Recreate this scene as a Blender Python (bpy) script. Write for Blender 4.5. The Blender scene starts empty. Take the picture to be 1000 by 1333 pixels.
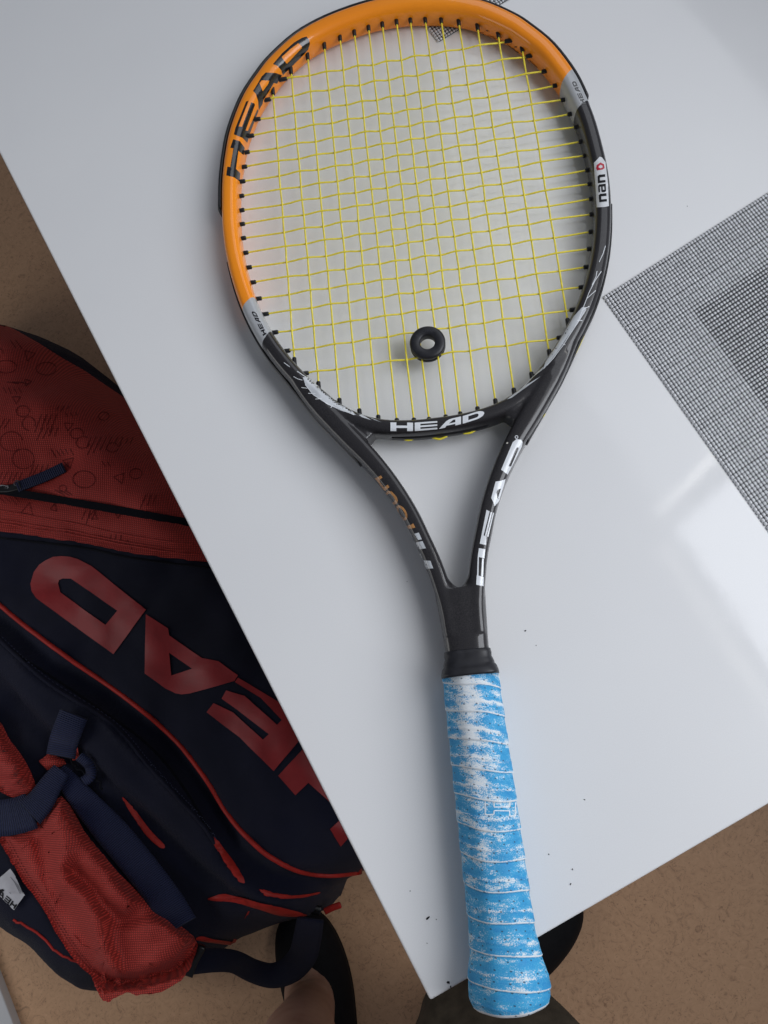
import bpy, bmesh, math, random
from mathutils import Vector, Matrix, noise
from mathutils.bvhtree import BVHTree
from mathutils.geometry import tessellate_polygon
random.seed(7)
S = 0.001                                    # everything below is laid out in millimetres; table top is z = 0
scene = bpy.context.scene
COL = scene.collection
# ------------------------------------------------------------------ camera, world, lights, exposure
CAM = Vector((-2.3268808, 168.4139865, 481.5681481))
RX = Vector((0.9893343, -0.0980080, -0.1077594)); RY = Vector((0.1216029, 0.9629781, 0.2405949)); RZ = Vector((0.0801897, -0.2511327, 0.9646253))
cd = bpy.data.cameras.new('camera'); cam = bpy.data.objects.new('camera', cd); COL.objects.link(cam)
cd.sensor_fit = 'VERTICAL'; cd.sensor_height = 36; cd.lens = 36 * 1000 / 1333
cd.clip_start = 0.02; cd.clip_end = 50
cam.matrix_world = Matrix(((RX.x, RY.x, RZ.x, CAM.x * S), (RX.y, RY.y, RZ.y, CAM.y * S), (RX.z, RY.z, RZ.z, CAM.z * S), (0, 0, 0, 1)))
scene.camera = cam
world = bpy.data.worlds.new('World'); scene.world = world; world.use_nodes = True
bg = world.node_tree.nodes['Background']; bg.inputs[0].default_value = (0.75, 0.83, 1.0, 1); bg.inputs[1].default_value = 0.125
WN = Vector((math.cos(math.radians(23)), math.sin(math.radians(23)), 0))      # towards the window wall
WT = Vector((math.cos(math.radians(-67)), math.sin(math.radians(-67)), 0))    # along the window wall
def window_light(name, corner, t0, t1, z0, z1, power, col):
    L = bpy.data.lights.new(name, 'AREA'); L.shape = 'RECTANGLE'; L.size = (t1 - t0) * S; L.size_y = (z1 - z0) * S
    L.energy = power; L.color = col
    o = bpy.data.objects.new(name, L); COL.objects.link(o)
    c = corner + WT * ((t0 + t1) / 2) + Vector((0, 0, (z0 + z1) / 2))
    X = WT; Zl = WN; Y = Zl.cross(X)
    o.matrix_world = Matrix(((X.x, Y.x, Zl.x, c.x * S), (X.y, Y.y, Zl.y, c.y * S), (X.z, Y.z, Zl.z, c.z * S), (0, 0, 0, 1)))
    return o
WC = Vector((557, 541, 0))
window_light('window_daylight', WC, 0, 800, 330, 1455, 14.2, (0.91, 0.94, 1.0))
window_light('table_fill', WC, -1150, -66, 330, 1455, 4.6, (0.91, 0.94, 1.0))  # added fill lamp beside the window, evens the light over the upper table
window_light('window_gap_daylight', WC, -62, -48, 420, 1500, 0.42, (1, 0.98, 0.94))
window_light('window_head_daylight', WC, 10, 1250, 1560, 1680, 0.8, (1, 0.97, 0.90))
Lr = bpy.data.lights.new('bag_fill', 'AREA'); Lr.shape = 'SQUARE'; Lr.size = 0.7; Lr.energy = 2.6; Lr.color = (1.0, 0.985, 0.97)  # added soft fill lamp at the left, lifts the bag; stands for no real lamp
lo_ = bpy.data.objects.new('bag_fill', Lr); COL.objects.link(lo_); lo_.location = (-1.3, 0.1, 0.15); lo_.rotation_euler = (Vector((-0.45, 0.2, -0.55)) - Vector(lo_.location)).to_track_quat('-Z', 'Y').to_euler()
vs = scene.view_settings; vs.view_transform = 'Standard'; vs.look = 'None'; vs.gamma = 1; vs.use_curve_mapping = False; vs.exposure = 0.20

# ------------------------------------------------------------------ helpers
def ray(px, py):
    d = RX * ((px - 500) / 1000) + RY * (-(py - 666.5) / 1000) - RZ
    return d.normalized()
def back(px, py, z):
    d = ray(px, py); return CAM + d * ((z - CAM.z) / d.z)
def proj_px(p):
    d = p - CAM; z = -d.dot(RZ); return 500 + 1000 * d.dot(RX) / z, 666.5 - 1000 * d.dot(RY) / z
def crop(x0, y0, s):                         # enlarged-detail coordinates -> photo coordinates
    return lambda pts: [(x0 + x / s, y0 + y / s) for x, y in pts]
def link(name, me, mat=None, parent=None, smooth=True):
    o = bpy.data.objects.new(name, me); COL.objects.link(o)
    if mat: me.materials.append(mat)
    if parent: o.parent = parent
    if smooth:
        for p in me.polygons: p.use_smooth = True
    return o
def mesh_obj(name, verts, faces, mat=None, parent=None, smooth=True):
    me = bpy.data.meshes.new(name); me.from_pydata([(v[0] * S, v[1] * S, v[2] * S) for v in verts], [], faces); me.update()
    return link(name, me, mat, parent, smooth)
def tag(o, label, cat, group=None, kind=None):
    if label: o['label'] = label
    if cat: o['category'] = cat
    if group: o['group'] = group
    if kind: o['kind'] = kind
    return o
def thing(name, label, cat):
    o = bpy.data.objects.new(name, None); COL.objects.link(o); o.empty_display_size = 0.05
    return tag(o, label, cat)
def catmull(pts, n=8, closed=False):
    P = [Vector(p) for p in pts]; out = []; N = len(P)
    for i in range(N if closed else N - 1):
        if closed: a, b, c, d = P[i - 1], P[i], P[(i + 1) % N], P[(i + 2) % N]
        else: a, b, c, d = P[max(i - 1, 0)], P[i], P[i + 1], P[min(i + 2, N - 1)]
        for k in range(n):
            t = k / n
            out.append(0.5 * ((2 * b) + (c - a) * t + (2 * a - 5 * b + 4 * c - d) * t * t + (3 * b - a - 3 * c + d) * t ** 3))
    if not closed: out.append(P[-1])
    return out
def sweep(path, prof, closed=False, up=Vector((0, 0, 1)), cap=True):
    """path: points, prof(i) -> list of (lateral, vertical) offsets"""
    V, F = [], []; n = len(path); m = None
    for i, p in enumerate(path):
        if closed: t = path[(i + 1) % n] - path[i - 1]
        else: t = path[min(i + 1, n - 1)] - path[max(i - 1, 0)]
        t.normalize(); side = t.cross(up)
        if side.length < 1e-4: side = t.cross(Vector((1, 0, 0)))
        side.normalize(); u2 = side.cross(t)
        pr = prof(i); m = len(pr)
        for a, b in pr: V.append(p + side * a + u2 * b)
    for i in range(n if closed else n - 1):
        j = (i + 1) % n
        for k in range(m):
            F.append((i * m + k, i * m + (k + 1) % m, j * m + (k + 1) % m, j * m + k))
    if not closed and cap:
        F.append(tuple(range(m - 1, -1, -1))); F.append(tuple((n - 1) * m + k for k in range(m)))
    return V, F
def supere(w, h, e=2.6, n=28):
    out = []
    for k in range(n):
        a = 2 * math.pi * k / n; c, s = math.cos(a), math.sin(a)
        out.append((w * math.copysign(abs(c) ** (2 / e), c), h * math.copysign(abs(s) ** (2 / e), s)))
    return out
def circ(r, n=8): return [(r * math.cos(2 * math.pi * k / n), r * math.sin(2 * math.pi * k / n)) for k in range(n)]
def tube(name, path, r, mat, parent, n=8, closed=False):
    V, F = sweep(path, lambda i: circ(r, n), closed); return mesh_obj(name, V, F, mat, parent)

class NT:                                    # tiny node-tree writer
    def __init__(self, name, rough=0.5, spec=0.5):
        self.m = bpy.data.materials.new(name); self.m.use_nodes = True; self.t = self.m.node_tree
        self.b = self.t.nodes['Principled BSDF']; self.b.inputs['Roughness'].default_value = rough
        self.b.inputs['Specular IOR Level'].default_value = spec
    def n(self, typ, **kw):
        x = self.t.nodes.new(typ)
        for k, v in kw.items():
            if k in x.inputs.keys() if isinstance(k, str) else False: pass
            setattr(x, k, v)
        return x
    def set(self, sock, v):
        if hasattr(v, 'is_output') or isinstance(v, bpy.types.NodeSocket): self.t.links.new(v, sock)
        else: sock.default_value = v
    def tex(self, typ, vec=None, **inp):
        x = self.t.nodes.new(typ)
        if vec is not None: self.t.links.new(vec, x.inputs['Vector'])
        for k, v in inp.items(): self.set(x.inputs[k.replace('_', ' ')], v)
        return x
    def math(self, op, a, b=0.0, c=None, clamp=False):
        x = self.t.nodes.new('ShaderNodeMath'); x.operation = op; x.use_clamp = clamp
        self.set(x.inputs[0], a); self.set(x.inputs[1], b)
        if c is not None: self.set(x.inputs[2], c)
        return x.outputs[0]
    def ramp(self, f, stops, interp='LINEAR'):
        x = self.t.nodes.new('ShaderNodeValToRGB'); x.color_ramp.interpolation = interp; self.set(x.inputs[0], f)
        e = x.color_ramp.elements
        while len(e) < len(stops): e.new(0.5)
        for q, (p, c) in zip(e, stops): q.position = p; q.color = c if len(c) == 4 else (*c, 1)
        return x.outputs[0]
    def mix(self, f, a, b, mode='MIX'):
        x = self.t.nodes.new('ShaderNodeMix'); x.data_type = 'RGBA'; x.blend_type = mode
        self.set(x.inputs[0], f)
        for s, v in ((x.inputs[6], a), (x.inputs[7], b)):
            if isinstance(v, bpy.types.NodeSocket): self.t.links.new(v, s)
            else: s.default_value = (*v, 1) if len(v) == 3 else v
        return x.outputs[2]
    def coord(self, which='Object', scale=None):
        x = self.t.nodes.new('ShaderNodeTexCoord').outputs[which]
        if scale is None: return x
        mp = self.t.nodes.new('ShaderNodeMapping'); mp.inputs['Scale'].default_value = scale; self.t.links.new(x, mp.inputs[0]); return mp.outputs[0]
    def attr(self, name): x = self.t.nodes.new('ShaderNodeAttribute'); x.attribute_name = name; return x
    def color(self, c):
        if isinstance(c, bpy.types.NodeSocket): self.t.links.new(c, self.b.inputs['Base Color'])
        else: self.b.inputs['Base Color'].default_value = (*c, 1)
    def bump(self, h, strength=0.3, dist=0.001):
        x = self.t.nodes.new('ShaderNodeBump'); x.inputs['Strength'].default_value = strength; x.inputs['Distance'].default_value = dist
        self.t.links.new(h, x.inputs['Height']); self.t.links.new(x.outputs[0], self.b.inputs['Normal'])
    def rough(self, v): self.set(self.b.inputs['Roughness'], v)
def simple(name, col, rough=0.5, spec=0.5, var=0.12, scale=60, coat=0.0, metal=0.0, bump=0.0):
    k = NT(name, rough, spec); nz = k.tex('ShaderNodeTexNoise', k.coord('Object'), Scale=scale, Detail=5.0)
    a = tuple(c * (1 - var) for c in col); b = tuple(min(1, c * (1 + var)) for c in col)
    k.color(k.ramp(nz.outputs[0], [(0.3, a), (0.7, b)])); k.b.inputs['Coat Weight'].default_value = coat; k.b.inputs['Coat Roughness'].default_value = 0.08
    k.b.inputs['Metallic'].default_value = metal
    k.rough(k.math('MULTIPLY_ADD', nz.outputs[0], 0.15, rough - 0.07))
    if bump: k.bump(k.tex('ShaderNodeTexNoise', k.coord('Object'), Scale=scale * 8, Detail=4.0).outputs[0], bump, 0.0006)
    return k.m
# ------------------------------------------------------------------ materials
def mat_table():
    k = NT('white_laminate', 0.16, 0.36); c = k.coord('Object')
    a = k.tex('ShaderNodeTexNoise', c, Scale=6.0, Detail=6.0); b = k.tex('ShaderNodeTexNoise', c, Scale=1400.0, Detail=2.0)
    col = k.ramp(a.outputs[0], [(0.3, (0.735, 0.735, 0.735)), (0.7, (0.77, 0.77, 0.765))])
    col = k.mix(0.10, col, k.ramp(b.outputs[0], [(0.3, (0.6, 0.6, 0.6)), (0.7, (0.85, 0.85, 0.85))])); k.color(col)
    sm = k.tex('ShaderNodeTexNoise', c, Scale=14.0, Detail=8.0, Roughness=0.65)
    k.rough(k.ramp(sm.outputs[0], [(0.35, (0.05,) * 3), (0.75, (0.12,) * 3)]))
    w = k.tex('ShaderNodeTexNoise', c, Scale=38.0, Detail=3.0)
    sc_ = k.tex('ShaderNodeTexNoise', k.coord('Object', (900, 12, 1)), Scale=1.0, Detail=2.0); sc2 = k.tex('ShaderNodeTexNoise', k.coord('Object', (14, 700, 1)), Scale=1.0, Detail=2.0)
    k.bump(k.math('ADD', w.outputs[0], k.math('MULTIPLY', k.math('ADD', sc_.outputs[0], sc2.outputs[0]), 0.10)), 0.06, 0.001)
    return k.m
def mat_floor():
    k = NT('marbled_linoleum', 0.5, 0.35); c = k.coord('Object')
    a = k.tex('ShaderNodeTexNoise', c, Scale=9.0, Detail=10.0, Roughness=0.7, Distortion=1.2)
    b = k.tex('ShaderNodeTexNoise', c, Scale=55.0, Detail=8.0, Roughness=0.75, Distortion=2.5)
    col = k.ramp(a.outputs[0], [(0.25, (0.546, 0.319, 0.180)), (0.75, (0.688, 0.420, 0.242))])
    col = k.mix(0.75, col, k.ramp(b.outputs[0], [(0.30, (0.237, 0.133, 0.078)), (0.45, (0.593, 0.351, 0.199)), (0.62, (0.665, 0.405, 0.235)), (0.8, (0.807, 0.532, 0.349))]))
    v = k.tex('ShaderNodeTexNoise', c, Scale=120.0, Detail=4.0, Distortion=3.0)
    col = k.mix(k.ramp(v.outputs[0], [(0.30, (0.6,) * 3), (0.40, (0,) * 3)]), col, (0.237, 0.123, 0.063)); k.color(col)
    return k.m
def fabric(name, c0, c1, sc=900.0, spec=0.2, rough=0.8, uv=False, stripes=False, bump=0.6):
    k = NT(name, rough, spec); c = k.coord('UV' if uv else 'Object'); o = k.coord('Object')
    big = k.tex('ShaderNodeTexNoise', o, Scale=7.0, Detail=6.0)
    base = k.ramp(big.outputs[0], [(0.3, c0), (0.7, c1)])
    wv = k.t.nodes.new('ShaderNodeTexWave'); wv.inputs['Scale'].default_value = sc; wv.bands_direction = 'X'; k.t.links.new(c, wv.inputs[0]); wv.inputs['Distortion'].default_value = 0.6
    h = wv.outputs['Fac']
    if not stripes:
        w2 = k.t.nodes.new('ShaderNodeTexWave'); w2.inputs['Scale'].default_value = sc; w2.bands_direction = 'Y'; k.t.links.new(c, w2.inputs[0]); w2.inputs['Distortion'].default_value = 0.6
        h = k.math('MULTIPLY', h, w2.outputs['Fac'])
    dk = k.mix(1.0, base, (0.30, 0.30, 0.30), 'MULTIPLY')
    k.color(k.mix(k.math('MULTIPLY_ADD', h, 1.3, 0.1, True), dk, base))
    k.bump(h, bump, 0.0012)
    k.b.inputs['Sheen Weight'].default_value = 0.04
    return k.m
M_TABLE = mat_table(); M_FLOOR = mat_floor()
M_STRING = simple('yellow_string', (0.82, 0.69, 0.05), 0.35, 0.5, 0.12, 300)
M_RUBBER = simple('black_rubber', (0.012, 0.012, 0.015), 0.42, 0.4, 0.3, 200)
M_GROM = simple('black_nylon', (0.008, 0.008, 0.009), 0.35, 0.4, 0.2, 200)
M_BLACKP = simple('black_paint', (0.008, 0.008, 0.010), 0.22, 0.5, 0.1, 80, coat=0.6)
M_WHITEP = simple('white_print', (0.72, 0.74, 0.76), 0.25, 0.5, 0.05, 80, coat=0.5)
M_SILVER = simple('silver_print', (0.50, 0.52, 0.54), 0.25, 0.5, 0.12, 90, coat=0.5)
M_COPPER = simple('copper_print', (0.46, 0.22, 0.075), 0.3, 0.5, 0.15, 200, coat=0.3)
M_REDP = simple('red_print', (0.42, 0.01, 0.03), 0.3, 0.5, 0.1, 80)
M_NAVY = fabric('navy_polyester', (0.005, 0.007, 0.027), (0.009, 0.012, 0.044), 420.0, 0.25, 0.75)
M_NAVYD = fabric('navy_lining', (0.004, 0.005, 0.012), (0.007, 0.009, 0.02), 420.0, 0.15, 0.85)
M_RED = fabric('red_ripstop', (0.58, 0.048, 0.038), (0.74, 0.075, 0.055), 120.0, 0.3, 0.6)
M_REDL = simple('red_transfer_print', (0.27, 0.016, 0.018), 0.5, 0.4, 0.15, 30, bump=0.15)
M_REDC = simple('red_piping', (0.38, 0.020, 0.014), 0.55, 0.3, 0.2, 80, bump=0.3)
M_REDK = simple('dark_red_print', (0.13, 0.010, 0.010), 0.6, 0.2, 0.1, 80)
M_WEB = fabric('navy_webbing', (0.012, 0.018, 0.062), (0.020, 0.029, 0.092), 12.0, 0.3, 0.65, uv=True, stripes=True, bump=1.0)
M_LABEL = simple('white_label_cloth', (0.50, 0.50, 0.53), 0.7, 0.2, 0.08, 60)
M_INK = simple('black_ink', (0.01, 0.01, 0.012), 0.6, 0.2, 0.1, 60)
M_GREYINK = simple('grey_ink', (0.22, 0.22, 0.24), 0.6, 0.2, 0.1, 60)
M_SKIN = None
def mat_skin():
    k = NT('skin', 0.5, 0.35); c = k.coord('Object')
    a = k.tex('ShaderNodeTexNoise', c, Scale=30.0, Detail=6.0)
    k.color(k.ramp(a.outputs[0], [(0.3, (0.40, 0.22, 0.15)), (0.7, (0.50, 0.30, 0.215))]))
    k.b.inputs['Subsurface Weight'].default_value = 0.1; k.b.inputs['Subsurface Scale'].default_value = 0.01
    k.bump(k.tex('ShaderNodeTexNoise', c, Scale=400.0, Detail=3.0).outputs[0], 0.15, 0.001)
    return k.m
M_SKIN = mat_skin()
M_SHOE = simple('black_slipper_cloth', (0.006, 0.006, 0.007), 0.75, 0.2, 0.3, 120, bump=0.3)
M_BROWN = simple('brown_cotton', (0.052, 0.042, 0.030), 0.85, 0.15, 0.25, 90, bump=0.4)
def mat_frame():
    k = NT('racket_lacquer', 0.25, 0.22)
    step = lambda v: k.math('MULTIPLY_ADD', v, 6.0, 0.5, True)
    orange = step(k.attr('orange_edge').outputs['Fac']); grey = step(k.attr('grey_edge').outputs['Fac'])
    c = k.coord('Object'); fine = k.tex('ShaderNodeTexNoise', c, Scale=2500.0, Detail=2.0); bigd = k.tex('ShaderNodeTexNoise', c, Scale=12.0, Detail=3.0)
    pearl = k.ramp(fine.outputs[0], [(0.35, (0.009, 0.0085, 0.0095)), (0.7, (0.032, 0.029, 0.031))])
    org = k.ramp(bigd.outputs[0], [(0.3, (0.90, 0.26, 0.006)), (0.7, (0.95, 0.295, 0.009))])
    col = k.mix(grey, pearl, (0.40, 0.41, 0.42)); col = k.mix(orange, col, org)
    chip = k.tex('ShaderNodeTexNoise', c, Scale=160.0, Detail=2.0)
    col = k.mix(k.ramp(chip.outputs[0], [(0.785, (0,) * 3), (0.80, (1,) * 3)]), col, (0.65, 0.62, 0.55)); k.color(col)
    k.b.inputs['Coat Weight'].default_value = 0.7; k.b.inputs['Coat Roughness'].default_value = 0.06
    k.rough(0.42)
    sc = k.tex('ShaderNodeTexNoise', k.coord('Object', (60, 60, 8)), Scale=12.0, Detail=4.0); k.bump(sc.outputs[0], 0.03, 0.0005)
    return k.m
M_FRAME = mat_frame()

# ------------------------------------------------------------------ floor
def quad_sheet(name, x0, y0, x1, y1, z, mat):
    return mesh_obj(name, [(x0, y0, z), (x1, y0, z), (x1, y1, z), (x0, y1, z)], [(0, 1, 2, 3)], mat, None, False)
FZ = -740
fl = quad_sheet('floor', -3500, -3000, 3500, 4500, FZ, M_FLOOR); tag(fl, 'brown marbled linoleum floor below the table', 'floor', kind='structure')

# ------------------------------------------------------------------ white table
A0 = Vector((-44.4, 10.92, 0)); EL = (Vector((-314.8, 620.35, 0)) - A0).normalized(); EB = (Vector((157.41, 97.14, 0)) - A0).normalized()
table = thing('table', 'glossy white table with sharp corner under the tennis racket', 'table'); table.location = (A0.x * S, A0.y * S, FZ * S)
def at_table(o):
    o.parent = table; o.matrix_parent_inverse = Matrix.Translation((-A0.x * S, -A0.y * S, -FZ * S)); return o
def slab(name, a, b, c, d, z0, z1, mat, bev):
    bm = bmesh.new(); lo = [bm.verts.new((p.x * S, p.y * S, z0 * S)) for p in (a, b, c, d)]; hi = [bm.verts.new((p.x * S, p.y * S, z1 * S)) for p in (a, b, c, d)]
    bm.faces.new(lo[::-1]); bm.faces.new(hi)
    for i in range(4): bm.faces.new((lo[i], lo[(i + 1) % 4], hi[(i + 1) % 4], hi[i]))
    bmesh.ops.recalc_face_normals(bm, faces=bm.faces)
    if bev: bmesh.ops.bevel(bm, geom=list(bm.edges), offset=bev * S, segments=3, affect='EDGES', profile=0.5)
    me = bpy.data.meshes.new(name); bm.to_mesh(me); bm.free(); return link(name, me, mat, None, False)
LW, LL = 760, 1350
at_table(slab('table_top', A0, A0 + EB * LW, A0 + EB * LW + EL * LL, A0 + EL * LL, -26, 0, M_TABLE, 1.5))
M_LEG = simple('white_lacquered_wood', (0.6, 0.6, 0.6), 0.35, 0.4, 0.04, 20)
for u, v in ((70, 70), (LW - 120, 70), (70, LL - 120), (LW - 120, LL - 120)):
    p = A0 + EB * u + EL * v
    at_table(slab('leg', p, p + EB * 50, p + EB * 50 + EL * 50, p + EL * 50, FZ, -26.5, M_LEG, 1.5))

# ------------------------------------------------------------------ tennis racket
def z0(y): return 10.8 + (686 - y) * 0.0092            # the centre plane climbs slightly towards the thicker handle
racket = thing('tennis_racket', 'orange and black tennis racket with yellow strings and worn blue grip on white table', 'tennis racket')
racket.location = (0, 0.3, 0)
def in_racket(o, parent=None):
    o.parent = parent or racket
    if parent is None: o.matrix_parent_inverse = Matrix.Translation((0, -0.3, 0))
    return o
half = [(0, 677.6), (20, 676.1), (45.2, 670.1), (66.6, 660.4), (85.5, 645.2), (95.5, 633.8), (108.4, 615.1), (119.1, 589.6), (124.1, 568.8), (127.3, 549), (128.7, 525), (128.8, 505), (127, 485), (123.5, 465), (118.5, 445.5), (111.5, 426.5), (103, 409), (92, 391.5), (80, 376), (67, 362.5), (52, 351.5), (36, 345), (18, 342), (0, 341.3)]
loop = [Vector((x, y, z0(y))) for x, y in half] + [Vector((-x, y, z0(y))) for x, y in half[-2:0:-1]]
hoop = catmull(loop, 6, True)
def hoop_w(p):
    if p.y > 560: return 6.1 + 1.5 * min(1, (p.y - 560) / 100)
    if p.y < 365: return 5.4
    return 5.9
parts = [sweep(hoop, lambda i: supere(hoop_w(hoop[i]), 10.2 if hoop[i].y > 370 else 9.4, 3.0, 32), True)]
armc = [(108.2, 420, 3.2), (98.6, 402, 4.6), (87.6, 384, 5.8), (76.5, 366, 6.6), (66, 351.5, 6.9), (56, 338, 6.8), (47.5, 326.5, 6.3), (39.2, 314, 5.9), (31, 299.5, 5.5), (24, 284, 5.3), (18.6, 268, 5.2), (14.2, 254, 5.2), (11, 240, 5.2), (8.5, 225, 5), (7.5, 208, 5)]
for sx in (1, -1):
    ap = catmull([(sx * x, y, w) for x, y, w in armc], 5)
    ws = [p.z for p in ap]; ap = [Vector((p.x, p.y, z0(p.y))) for p in ap]
    parts.append(sweep(ap, lambda i: supere(ws[i], 10.4 - 2.6 * max(0, 1 - i / 16), 4.0 - 1.4 * max(0, 1 - i / 16), 32)))
sh = [Vector((0, y, z0(y))) for y in range(236, 178, -4)]
parts.append(sweep(sh, lambda i: supere(15.4 - 2.4 * min(1, (236 - sh[i].y) / 34), 10.4, 3.4, 32)))
for sx in (1, -1):                                      # webs that fill the corners where arms and bridge meet
    for (x0, y0_, x1, y1, r) in ((62, 357, 54, 344, 7.5), (70, 365, 60, 352, 7), (52, 346, 46, 338, 6.0)):
        pp = [Vector((sx * (x0 + (x1 - x0) * t), y0_ + (y1 - y0_) * t, z0(y0_) - 0.8)) for t in (0, .25, .5, .75, 1)]
        parts.append(sweep(pp, lambda i: supere(r, 8.3, 2.4, 20)))
pp = [Vector((x, 233.2 + 0.10 * x * x, z0(236))) for x in (-9, -6, -3, 0, 3, 6, 9)]
parts.append(sweep(pp, lambda i: supere(3.4, 9.0, 2.4, 20)))
V, F = [], []
for v, f in parts:
    k = len(V); V += v; F += [tuple(i + k for i in q) for q in f]
raw = mesh_obj('frame_raw', V, F)
md = raw.modifiers.new('r', 'REMESH'); md.mode = 'VOXEL'; md.voxel_size = 0.95 * S; md.adaptivity = 0
sm = raw.modifiers.new('s', 'SMOOTH'); sm.factor = 0.5; sm.iterations = 7
dg = bpy.context.evaluated_depsgraph_get(); fm = bpy.data.meshes.new_from_object(raw.evaluated_get(dg))
bpy.data.objects.remove(raw)
fm.name = 'frame'
rc = sorted((math.degrees(math.atan2(p.x, p.y - 507)), math.hypot(p.x, p.y - 507)) for p in hoop)
import bisect
rk = [a for a, b in rc]
ath = fm.attributes.new('orange_edge', 'FLOAT', 'POINT'); aq = fm.attributes.new('grey_edge', 'FLOAT', 'POINT'); th_, q_ = [], []
for v in fm.vertices:
    x, y = v.co.x / S, v.co.y / S - 507
    t = math.degrees(math.atan2(x, y)); i = min(len(rc) - 1, bisect.bisect(rk, t)); q = math.hypot(x, y) - rc[i][1]
    th_.append(min(56.0 - 0.08 * q - t, t + 0.12 * q + 117.0)); q_.append(min(66.8 - 0.08 * q - t, t + 0.12 * q + 129.6))
ath.data.foreach_set('value', th_); aq.data.foreach_set('value', q_)
frame = in_racket(link('frame', fm, M_FRAME)); frame['label'] = 'glossy frame fading from orange head to dark pearl throat'
FB = BVHTree.FromPolygons([v.co / S for v in fm.vertices], [tuple(p.vertices) for p in fm.polygons])

def project(bvh, px, py, off, zfall=None):
    d = ray(px, py); h = bvh.ray_cast(CAM, d)
    if h[0] is None:
        p = back(px, py, 10.0 if zfall is None else zfall); h = bvh.find_nearest(p)
    n = h[1] if h[1].dot(d) < 0 else -h[1]
    return h[0] + n * off, n
def poly2d(outer, holes=(), g=3.0):
    """flat polygon with holes, cut into a fine grid so that it can wrap round a surface"""
    loops = [[Vector((x, y, 0)) for x, y in outer]] + [[Vector((x, y, 0)) for x, y in h] for h in holes]
    flat = [p for l in loops for p in l]; tris = tessellate_polygon(loops)
    bm = bmesh.new(); bv = [bm.verts.new(p) for p in flat]
    for t in tris:
        try: bm.faces.new([bv[i] for i in t])
        except ValueError: pass
    xs = [p.x for p in flat]; ys = [p.y for p in flat]
    for lo, hi, ax in ((min(xs), max(xs), 0), (min(ys), max(ys), 1)):
        c = math.floor(lo / g) * g + g
        while c < hi:
            co = Vector((c, 0, 0)) if ax == 0 else Vector((0, c, 0)); no = Vector((1, 0, 0)) if ax == 0 else Vector((0, 1, 0))
            bmesh.ops.bisect_plane(bm, geom=list(bm.verts) + list(bm.edges) + list(bm.faces), plane_co=co, plane_no=no, dist=1e-5); c += g
    bm.verts.index_update()
    return [(v.co.x, v.co.y) for v in bm.verts], [tuple(v.index for v in f.verts) for f in bm.faces], bm
def decal(name, bvh, polys, mat, parent, off=0.15, g=2.5, warp=None, extra=None, zfall=None):
    V, F = [], []
    for outer, holes in polys:
        v, f, bm = poly2d(outer, holes, g); bm.free(); k = len(V)
        for x, y in v:
            px, py = warp(x, y) if warp else (x, y)
            p, n = project(bvh, px, py, off, zfall)
            if extra: p = p + n * extra(px, py)
            V.append(p)
        F += [tuple(i + k for i in q) for q in f]
    # one winding for the whole sheet, taken from its outline, so that it faces outwards
    PX = [proj_px(v) for v in V]; F2 = []
    for q in F:
        ar = sum(PX[q[i - 1]][0] * PX[q[i]][1] - PX[q[i]][0] * PX[q[i - 1]][1] for i in range(len(q)))
        if abs(ar) < 1e-7: continue
        F2.append(q if ar < 0 else q[::-1])
    o = mesh_obj(name, V, F2, mat, None)
    o.parent = parent
    return o
def arc(cx, cy, rx, ry, a0, a1, n=8): return [(cx + rx * math.cos(math.radians(a0 + (a1 - a0) * k / n)), cy + ry * math.sin(math.radians(a0 + (a1 - a0) * k / n))) for k in range(n + 1)]
GLY = {
 'H': [([(0, 0), (.26, 0), (.26, .36), (.74, .36), (.74, 0), (1, 0), (1, 1), (.74, 1), (.74, .64), (.26, .64), (.26, 1), (0, 1)], ())],
 'E': [([(0, 0), (1, 0), (1, .2), (.25, .2), (.25, .40), (1, .40), (1, .60), (.25, .60), (.25, .80), (1, .80), (1, 1), (0, 1)], ())],
 'A': [([(0, 0), (.27, 0), (.34, .22), (.74, .22), (.74, 0), (1, 0), (1, 1), (.62, 1), (.46, .94), (.34, .8)], ([(.44, .42), (.74, .42), (.74, .78), (.64, .78)],))],
 'D': [([(0, 0), (.62, 0)] + arc(.62, .5, .38, .5, -90, 90, 10) + [(0, 1)], ([(.26, .24), (.26, .76), (.60, .76)] + arc(.60, .5, .14, .26, 90, -90, 6)[1:-1] + [(.60, .24)],))],
 'n': [([(0, 0), (.3, 0), (.3, .72), (.68, .72), (.68, 0), (1, 0), (1, .8), (.85, 1), (0, 1)], ())],
 'a': [([(0, .12), (.12, 0), (1, 0), (1, .8), (.85, 1), (.05, 1), (.05, .8), (.70, .8), (.70, .62), (.12, .62), (0, .5)], ([(.3, .2), (.3, .42), (.70, .42), (.70, .2)],))],
}
def lerp_poly(P, t):
    L = [0]
    for a, b in zip(P, P[1:]): L.append(L[-1] + math.hypot(b[0] - a[0], b[1] - a[1]))
    s = t * L[-1]
    for i in range(len(P) - 1):
        if s <= L[i + 1] or i == len(P) - 2:
            k = (s - L[i]) / (L[i + 1] - L[i]); return (P[i][0] + (P[i + 1][0] - P[i][0]) * k, P[i][1] + (P[i + 1][1] - P[i][1]) * k)
def word(txt, bvh, base, cap, mat, parent, gap=0.10, off=0.15, widths=None, name='letter', g=0.12, zfall=None):
    widths = widths or [1] * len(txt); tot = sum(widths); s = 0
    for ch, w in zip(txt, widths):
        t0, t1 = s / tot, (s + w * (1 - gap)) / tot; s += w
        def warp(u, v, t0=t0, t1=t1):
            t = t0 + (t1 - t0) * u; a = lerp_poly(base, t); b = lerp_poly(cap, t); return (a[0] + (b[0] - a[0]) * v, a[1] + (b[1] - a[1]) * v)
        decal(name, bvh, GLY[ch], mat, parent, off, g, warp, zfall=zfall)
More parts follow.
